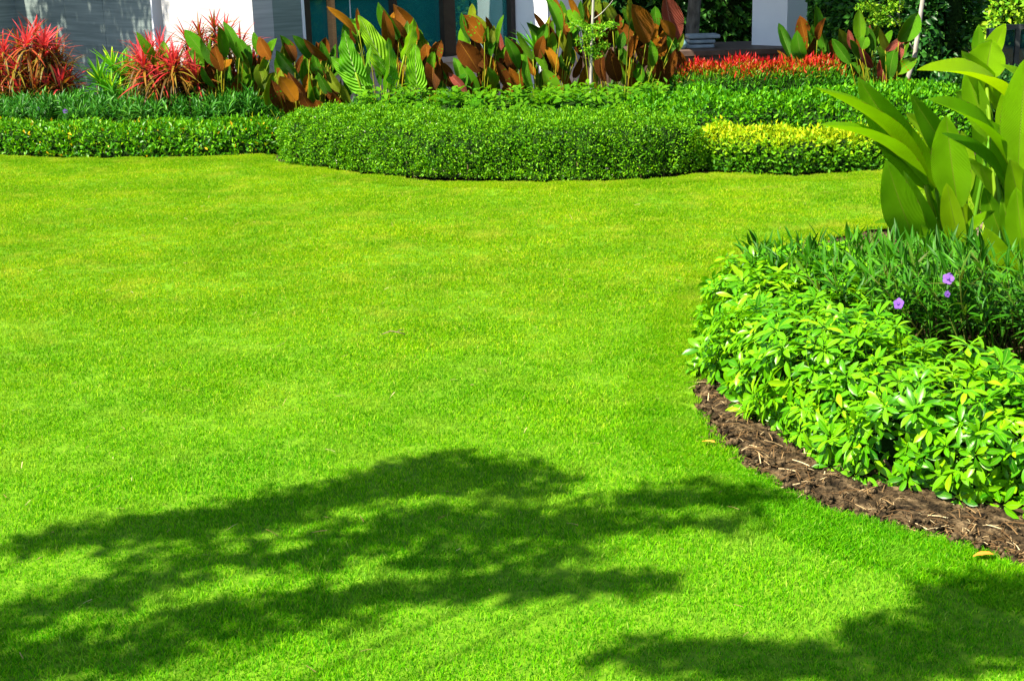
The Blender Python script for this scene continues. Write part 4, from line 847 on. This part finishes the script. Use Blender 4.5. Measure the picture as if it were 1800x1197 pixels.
# shade tree: crown overhead, only its shadow reaches the picture
blobs = [(90, 968, .16, .07), (200, 950, .22, .11), (300, 930, .22, .12), (420, 925, .2, .13), (520, 900, .22, .13), (620, 880, .2, .11), (700, 860, .2, .13), (780, 830, .2, .12), (850, 850, .26, .15), (930, 860, .2, .12),
         (640, 960, .18, .12), (760, 930, .22, .12), (860, 930, .26, .12), (960, 935, .24, .12), (1050, 930, .2, .09), (1130, 890, .16, .08), (1230, 880, .18, .10), (1320, 890, .16, .07), (1200, 935, .16, .07), (1300, 935, .12, .05),
         (480, 985, .16, .08), (560, 1000, .16, .08), (320, 990, .18, .08), (60, 1090, .16, .09), (180, 1060, .2, .08), (280, 1030, .16, .08), (-60, 1130, .2, .1), (40, 1180, .2, .1), (180, 1160, .22, .11), (300, 1130, .22, .10), (420, 1095, .2, .1), (530, 1075, .2, .08), (640, 1060, .18, .07),
         (780, 1050, .18, .07), (880, 1040, .18, .08), (980, 1040, .18, .07), (1080, 1035, .18, .07), (1160, 1035, .12, .05), (620, 1110, .12, .04), (850, 990, .2, .08), (760, 1000, .16, .05), (1000, 985, .16, .06),
         (1140, 1165, .14, .07), (1230, 1160, .16, .08), (1330, 1180, .2, .09), (1450, 1170, .2, .09), (1560, 1150, .2, .1), (1660, 1130, .2, .12), (1740, 1090, .2, .12), (1690, 1050, .14, .06), (1800, 1060, .2, .1), (1820, 1150, .24, .12), (1600, 1200, .2, .1)]
r = np.random.default_rng(91); clumps, limbs = [], []; tp = (-5.0, -.2, 0); fork = np.array((-4.4, .3, 2.9))
for i, (x_, y_, rx, ry) in enumerate(blobs):
    g0 = np.array(tuple(G(x_, y_))); zc = 3.9 + r.uniform(-.3, .3); c = g0 + np.array(SUN) * (zc / SUN.z); clumps.append((c, (rx * 1.15, ry * 1.35, .08), (rx * ry) / .0085))
    if i % 4 == 0: limbs.append((bez(fork, (fork + c) / 2 + (-.1, -.5, .4), c), .014))
for i in range(26):
    a_ = r.uniform(2.2, 6.0); d_ = r.uniform(.6, 2.6); c = np.array((-5.6 + d_ * math.cos(a_) - .4, -1.0 + d_ * math.sin(a_) * .8, r.uniform(4.6, 7.2))); clumps.append((c, (.5, .5, .3), 4.)); limbs.append((bez(fork, (fork + c) / 2 + (0, 0, .4), c), .05))
leafy_tree('shade_tree', 'spreading tree overhead that shades the near lawn', bez(tp, (-5.0, 0, 2), fork), .17, limbs, clumps, 'tree_leaf', 'bark', .075, 60, 92)
# tree left of the house, shading the grey panels
cl = [((-8.0 + r.normal() * .7, 15.1 + r.normal() * .65, 6.0 + r.normal() * .7), (.7, .7, .45), 1.) for _ in range(56)]
leafy_tree('shade_tree', 'leafy tree beside the grey stone wall outside the view', bez((-9.2, 15.2, 0), (-9.0, 15.4, 3), (-8.6, 15.8, 5.2)), .2, [(bez((-8.8, 15.6, 4), (-8.5, 15.8, 5), c[0]), .05) for c in cl[:10]], cl, 'tree_leaf', 'bark', .11, 150, 93)
# tree behind the terrace, unseen crown shaped to shade the column and tall hedge
p = at(1225, 60, 18.8)
cl = []
while len(cl) < 60:
    d = r.uniform(-1, 1, 3)
    if d @ d < 1: cl.append(((2.0 + 1.5 * d[0], 15.4 + 2.4 * d[1], 5.1 + .7 * d[2]), (.55, .6, .3), 1.5))
leafy_tree('garden_tree', 'dark trunked tree standing in shade behind the terrace', [(p.x - .12, 18.8, 0), (p.x - .06, 18.8, .6), (p.x, 18.8, 1.4), (p.x + .05, 18.7, 3.9)], .105, [(bez((p.x, 18.7, 3.5), (p.x, 18.2, 4.6), c[0]), .04) for c in cl[:14]], cl, 'tree_leaf', 'bark', .12, 110, 94)
cl = []  # added tree out of view, crown placed to darken the back hedge
while len(cl) < 40:
    d = r.uniform(-1, 1, 3)
    if d @ d < 1: cl.append(((.3 + 2.2 * d[0], 20.3 + 1.6 * d[1], 5.1 + .8 * d[2]), (.6, .6, .35), 1.))
leafy_tree('garden_tree', 'unseen tree added behind the house to shade the back hedge', bez((-1.6, 23.6, 0), (-1.6, 23.4, 3), (-.6, 22., 4.6)), .16, [(bez((-1., 22.6, 4), (-.6, 22, 4.8), c[0]), .05) for c in cl[:10]], cl, 'tree_leaf', 'bark', .12, 110, 97)
# slim saplings
p0, p1, p2, p3 = at(1600, 215, 14.5), at(1593, 145, 14.5), at(1607, 105, 14.5), at(1622, 0, 14.5)
def twig_clumps(pxs, Y_, rad3): return [(tuple(at(x_, y_, Y_ + dy)), rad3, k) for x_, y_, dy, k in pxs]
leafy_tree('young_tree', 'slim young tree with a pale curved trunk before the tall dark hedge', [(p0.x, 14.5, 0), tuple(p0), tuple(p1), tuple(p2), tuple(p3), (p3.x + .05, 14.5, 2.6)], .032,
           [(bez(tuple(at(1606, 90, 14.5)), tuple(at(1598, 70, 14.5)), tuple(at(1580, 60, 14.5))), .008), (bez(tuple(at(1580, 45, 14.9)), tuple(at(1570, 30, 14.9)), tuple(at(1545, 18, 14.9))), .006), (bez((p3.x, 14.5, 1.7), (p3.x - .2, 14.7, 1.6), tuple(at(1580, 45, 14.9))), .008), (bez((p3.x, 14.5, 2.), (p3.x + .2, 14.5, 2.3), (p3.x + .3, 14.5, 2.8)), .008)],
           twig_clumps([(1525, 12, .4, 1.), (1548, 22, .4, 1.2), (1570, 10, .4, 1.), (1540, 36, .4, .8), (1565, 38, .4, .6), (1520, -10, .4, 1), (1560, -15, .4, 1)], 14.5, (.13, .12, .06)) + [((p3.x + r.normal() * .3, 14.5 + r.normal() * .3, 2.7 + r.normal() * .25), (.3, .3, .15), 1.5) for _ in range(8)],
           'bright_leaf', 'pale_bark', .035, 170, 95)
p0, p1, p3 = at(1038, 165, 13.05), at(1040, 80, 13.05), at(1043, 0, 13.05)
leafy_tree('young_tree', 'thin sapling with tiers of small bright leaves among the rust leaves', [(p0.x, 13.05, 0), tuple(p0), tuple(p1), tuple(p3), (p3.x, 13.05, 2.0)], .017,
           [(bez(tuple(at(1040, 70, 13.05)), tuple(at(1025, 50, 13.)), tuple(at(1005, 40, 13.))), .006), (bez(tuple(at(1040, 75, 13.05)), tuple(at(1055, 55, 13.)), tuple(at(1080, 44, 13.))), .006), (bez(tuple(at(1042, 35, 13.05)), tuple(at(1060, 25, 13.)), tuple(at(1078, 0, 13.))), .005)],
           twig_clumps([(1012, 42, 0, 1), (1030, 50, 0, 1), (1050, 48, 0, 1), (1072, 44, 0, 1.), (1040, 62, -.05, 1), (1055, 60, 0, .8), (1035, 85, 0, .8), (1058, 80, 0, .8), (1045, 96, 0, .7), (1025, 72, 0, .6)], 13., (.085, .1, .04)) + [((p3.x + r.normal() * .2, 13.05 + r.normal() * .2, 2.0 + r.normal() * .1), (.2, .2, .1), 1.) for _ in range(5)],
           'bright_leaf', 'pale_bark', .026, 130, 96)

# ------------------------------------------------------------------ bed litter, fallen leaves
r = np.random.default_rng(99); n = 1500
i0 = r.integers(len(ed) - 100, len(ed) - 1, n); d_ = np.abs(r.normal(size=n)) * .14 + .01
tg = np.stack([ed[i0 + 1] - ed[i0]], 0)[0]; nn = nrm(np.c_[-tg[:, 1], tg[:, 0]])
mid = np.array((2.2, 6.)); sgn = np.sign(np.einsum('ij,ij->i', mid - ed[i0], nn))[:, None]
P2 = ed[i0] + nn * sgn * d_[:, None] + r.normal(size=(n, 2)) * .02
P3 = np.c_[P2, .012 + np.minimum(d_ * .25, .03) + r.random(n) * .014]; ok = ~inside(P2, poly); P3 = P3[ok]; n = len(P3)
STRIP = (np.array([(-.05, 0, 0), (.05, 0, .02), (-.05, .5, .06), (.05, .5, .06), (-.03, 1, 0), (.03, 1, .02)]) * (.5, 1, 1), [(0, 1, 3, 2), (2, 3, 5, 4)], np.zeros((6, 2)))
az = r.random(n) * 6.283
tag(scatter_obj('bark_litter', [(STRIP, P3, np.c_[np.cos(az), np.sin(az), r.normal(size=n) * .15], np.tile((0, 0, 1.), (n, 1)) + r.normal(size=(n, 3)) * .3, r.uniform(.015, .07, n), r.random(n) ** 1.8)], M['straw'], None, 'stuff'), 'dry straw and bark bits on the soil bed', 'litter')
# mounded soil strip along the cut edge
E = ed[-110:]; tg = np.gradient(E, axis=0); nn = nrm(np.c_[-tg[:, 1], tg[:, 0]]); nn *= np.sign(np.einsum('ij,ij->i', mid - E, nn))[:, None]
up_ = 6; E = np.stack([np.interp(np.linspace(0, len(E) - 1, len(E) * up_), np.arange(len(E)), E[:, k_]) for k_ in (0, 1)], 1); nn = np.repeat(nn, up_, 0)
off = np.linspace(-.005, .62, 44); Q = (E[:, None] + nn[:, None] * off[None, :, None]).reshape(-1, 2)
zz = np.tile(np.minimum(off * .25, .03), len(E)) + .011 * vnoise(Q, 5., 8) + .010 * np.abs(vnoise(Q, 17., 9)) + .004 * r.normal(size=len(Q)); zz = np.maximum(zz, .003) + .002
na, nb_ = len(E), len(off); mb = MB(); mb.add(np.c_[Q, zz], [(i_ * nb_ + j_, i_ * nb_ + j_ + 1, (i_ + 1) * nb_ + j_ + 1, (i_ + 1) * nb_ + j_) for i_ in range(na - 1) for j_ in range(nb_ - 1)])
tag(mb.build('planting_bed', M['soil']), kind='structure')
# clods
n = 2200; i0 = r.integers(len(ed) - 100, len(ed) - 1, n); tg = ed[i0 + 1] - ed[i0]; nn = nrm(np.c_[-tg[:, 1], tg[:, 0]]); sgn = np.sign(np.einsum('ij,ij->i', mid - ed[i0], nn))[:, None]
P2 = ed[i0] + nn * sgn * (np.abs(r.normal(size=n)) * .16 + .01)[:, None]; ok = ~inside(P2, poly); P2 = P2[ok]; n = len(P2)
OCT = (np.array([(1, 0, 0), (0, 1, 0), (-1, 0, 0), (0, -1, 0), (0, 0, .8), (0, 0, -.8)]) * .5, [(0, 1, 4), (1, 2, 4), (2, 3, 4), (3, 0, 4), (1, 0, 5), (2, 1, 5), (3, 2, 5), (0, 3, 5)], np.zeros((6, 2)))
tag(scatter_obj('soil_clods', [(OCT, np.c_[P2, .012 + r.random(n) * .03], r.normal(size=(n, 3)), r.normal(size=(n, 3)), r.uniform(.006, .035, n), r.random(n))], M['soil'], None, 'stuff'), 'brown clods of soil in the planting bed', 'soil')
def fallen(name, label, cat, px, py, L_, W, mat, az_, z=.045):
    p = G(px, py, z); V, F, UV = leaf_geo(L_, W, 'oval', 7, 5, .35, .15, .05, int(px)); mb = MB(); mb.add(V, F, UV, .5); o = mb.build(name, M[mat]); o.location = p; o.rotation_euler = (.15, .1, az_); tag(o, label, cat)
fallen('fallen_leaf', 'orange fallen leaf on the soil near the picture edge', 'leaf', 1748, 974, .065, .03, 'orange_leaf', 1.7, .05)
fallen('fallen_leaf', 'small orange fallen leaf at the inner curve of the soil bed', 'leaf', 1258, 778, .05, .022, 'orange_leaf', 1.2, .05)
p = G(690, 587, .05); mb = MB(); mb.tube([(-.05, 0, .0), (-.01, .01, .012), (.03, 0, .006), (.06, -.01, .0)], [.002, .003, .003, .002], 5); mb.tube([(.02, 0, .008), (.035, .02, .014), (.05, .028, .008)], [.002, .002, .001], 5)
o = mb.build('dry_twig', M['log']); o.location = p; tag(o, 'small dry brown twig lying on the open lawn', 'twig')

# sparse dry clippings on the lawn
r = np.random.default_rng(123); Pc = np.stack([r.uniform(-4, 4, 1500), r.uniform(3, 11.5, 1500)], 1); Pc = Pc[inside(Pc, poly) & (np.abs(Pc[:, 0]) < .4 * Pc[:, 1])][:420]; n = len(Pc); az = r.random(n) * 6.283
tag(scatter_obj('grass_clippings', [(STRIP, np.c_[Pc, np.full(n, LZ + .014)], np.c_[np.cos(az), np.sin(az), r.normal(size=n) * .3], np.tile((0, 0, 1.), (n, 1)) + r.normal(size=(n, 3)) * .4, r.uniform(.012, .05, n), .5 + .5 * r.random(n))], M['straw'], None, 'stuff'), 'dry clippings scattered on the lawn', 'clippings')
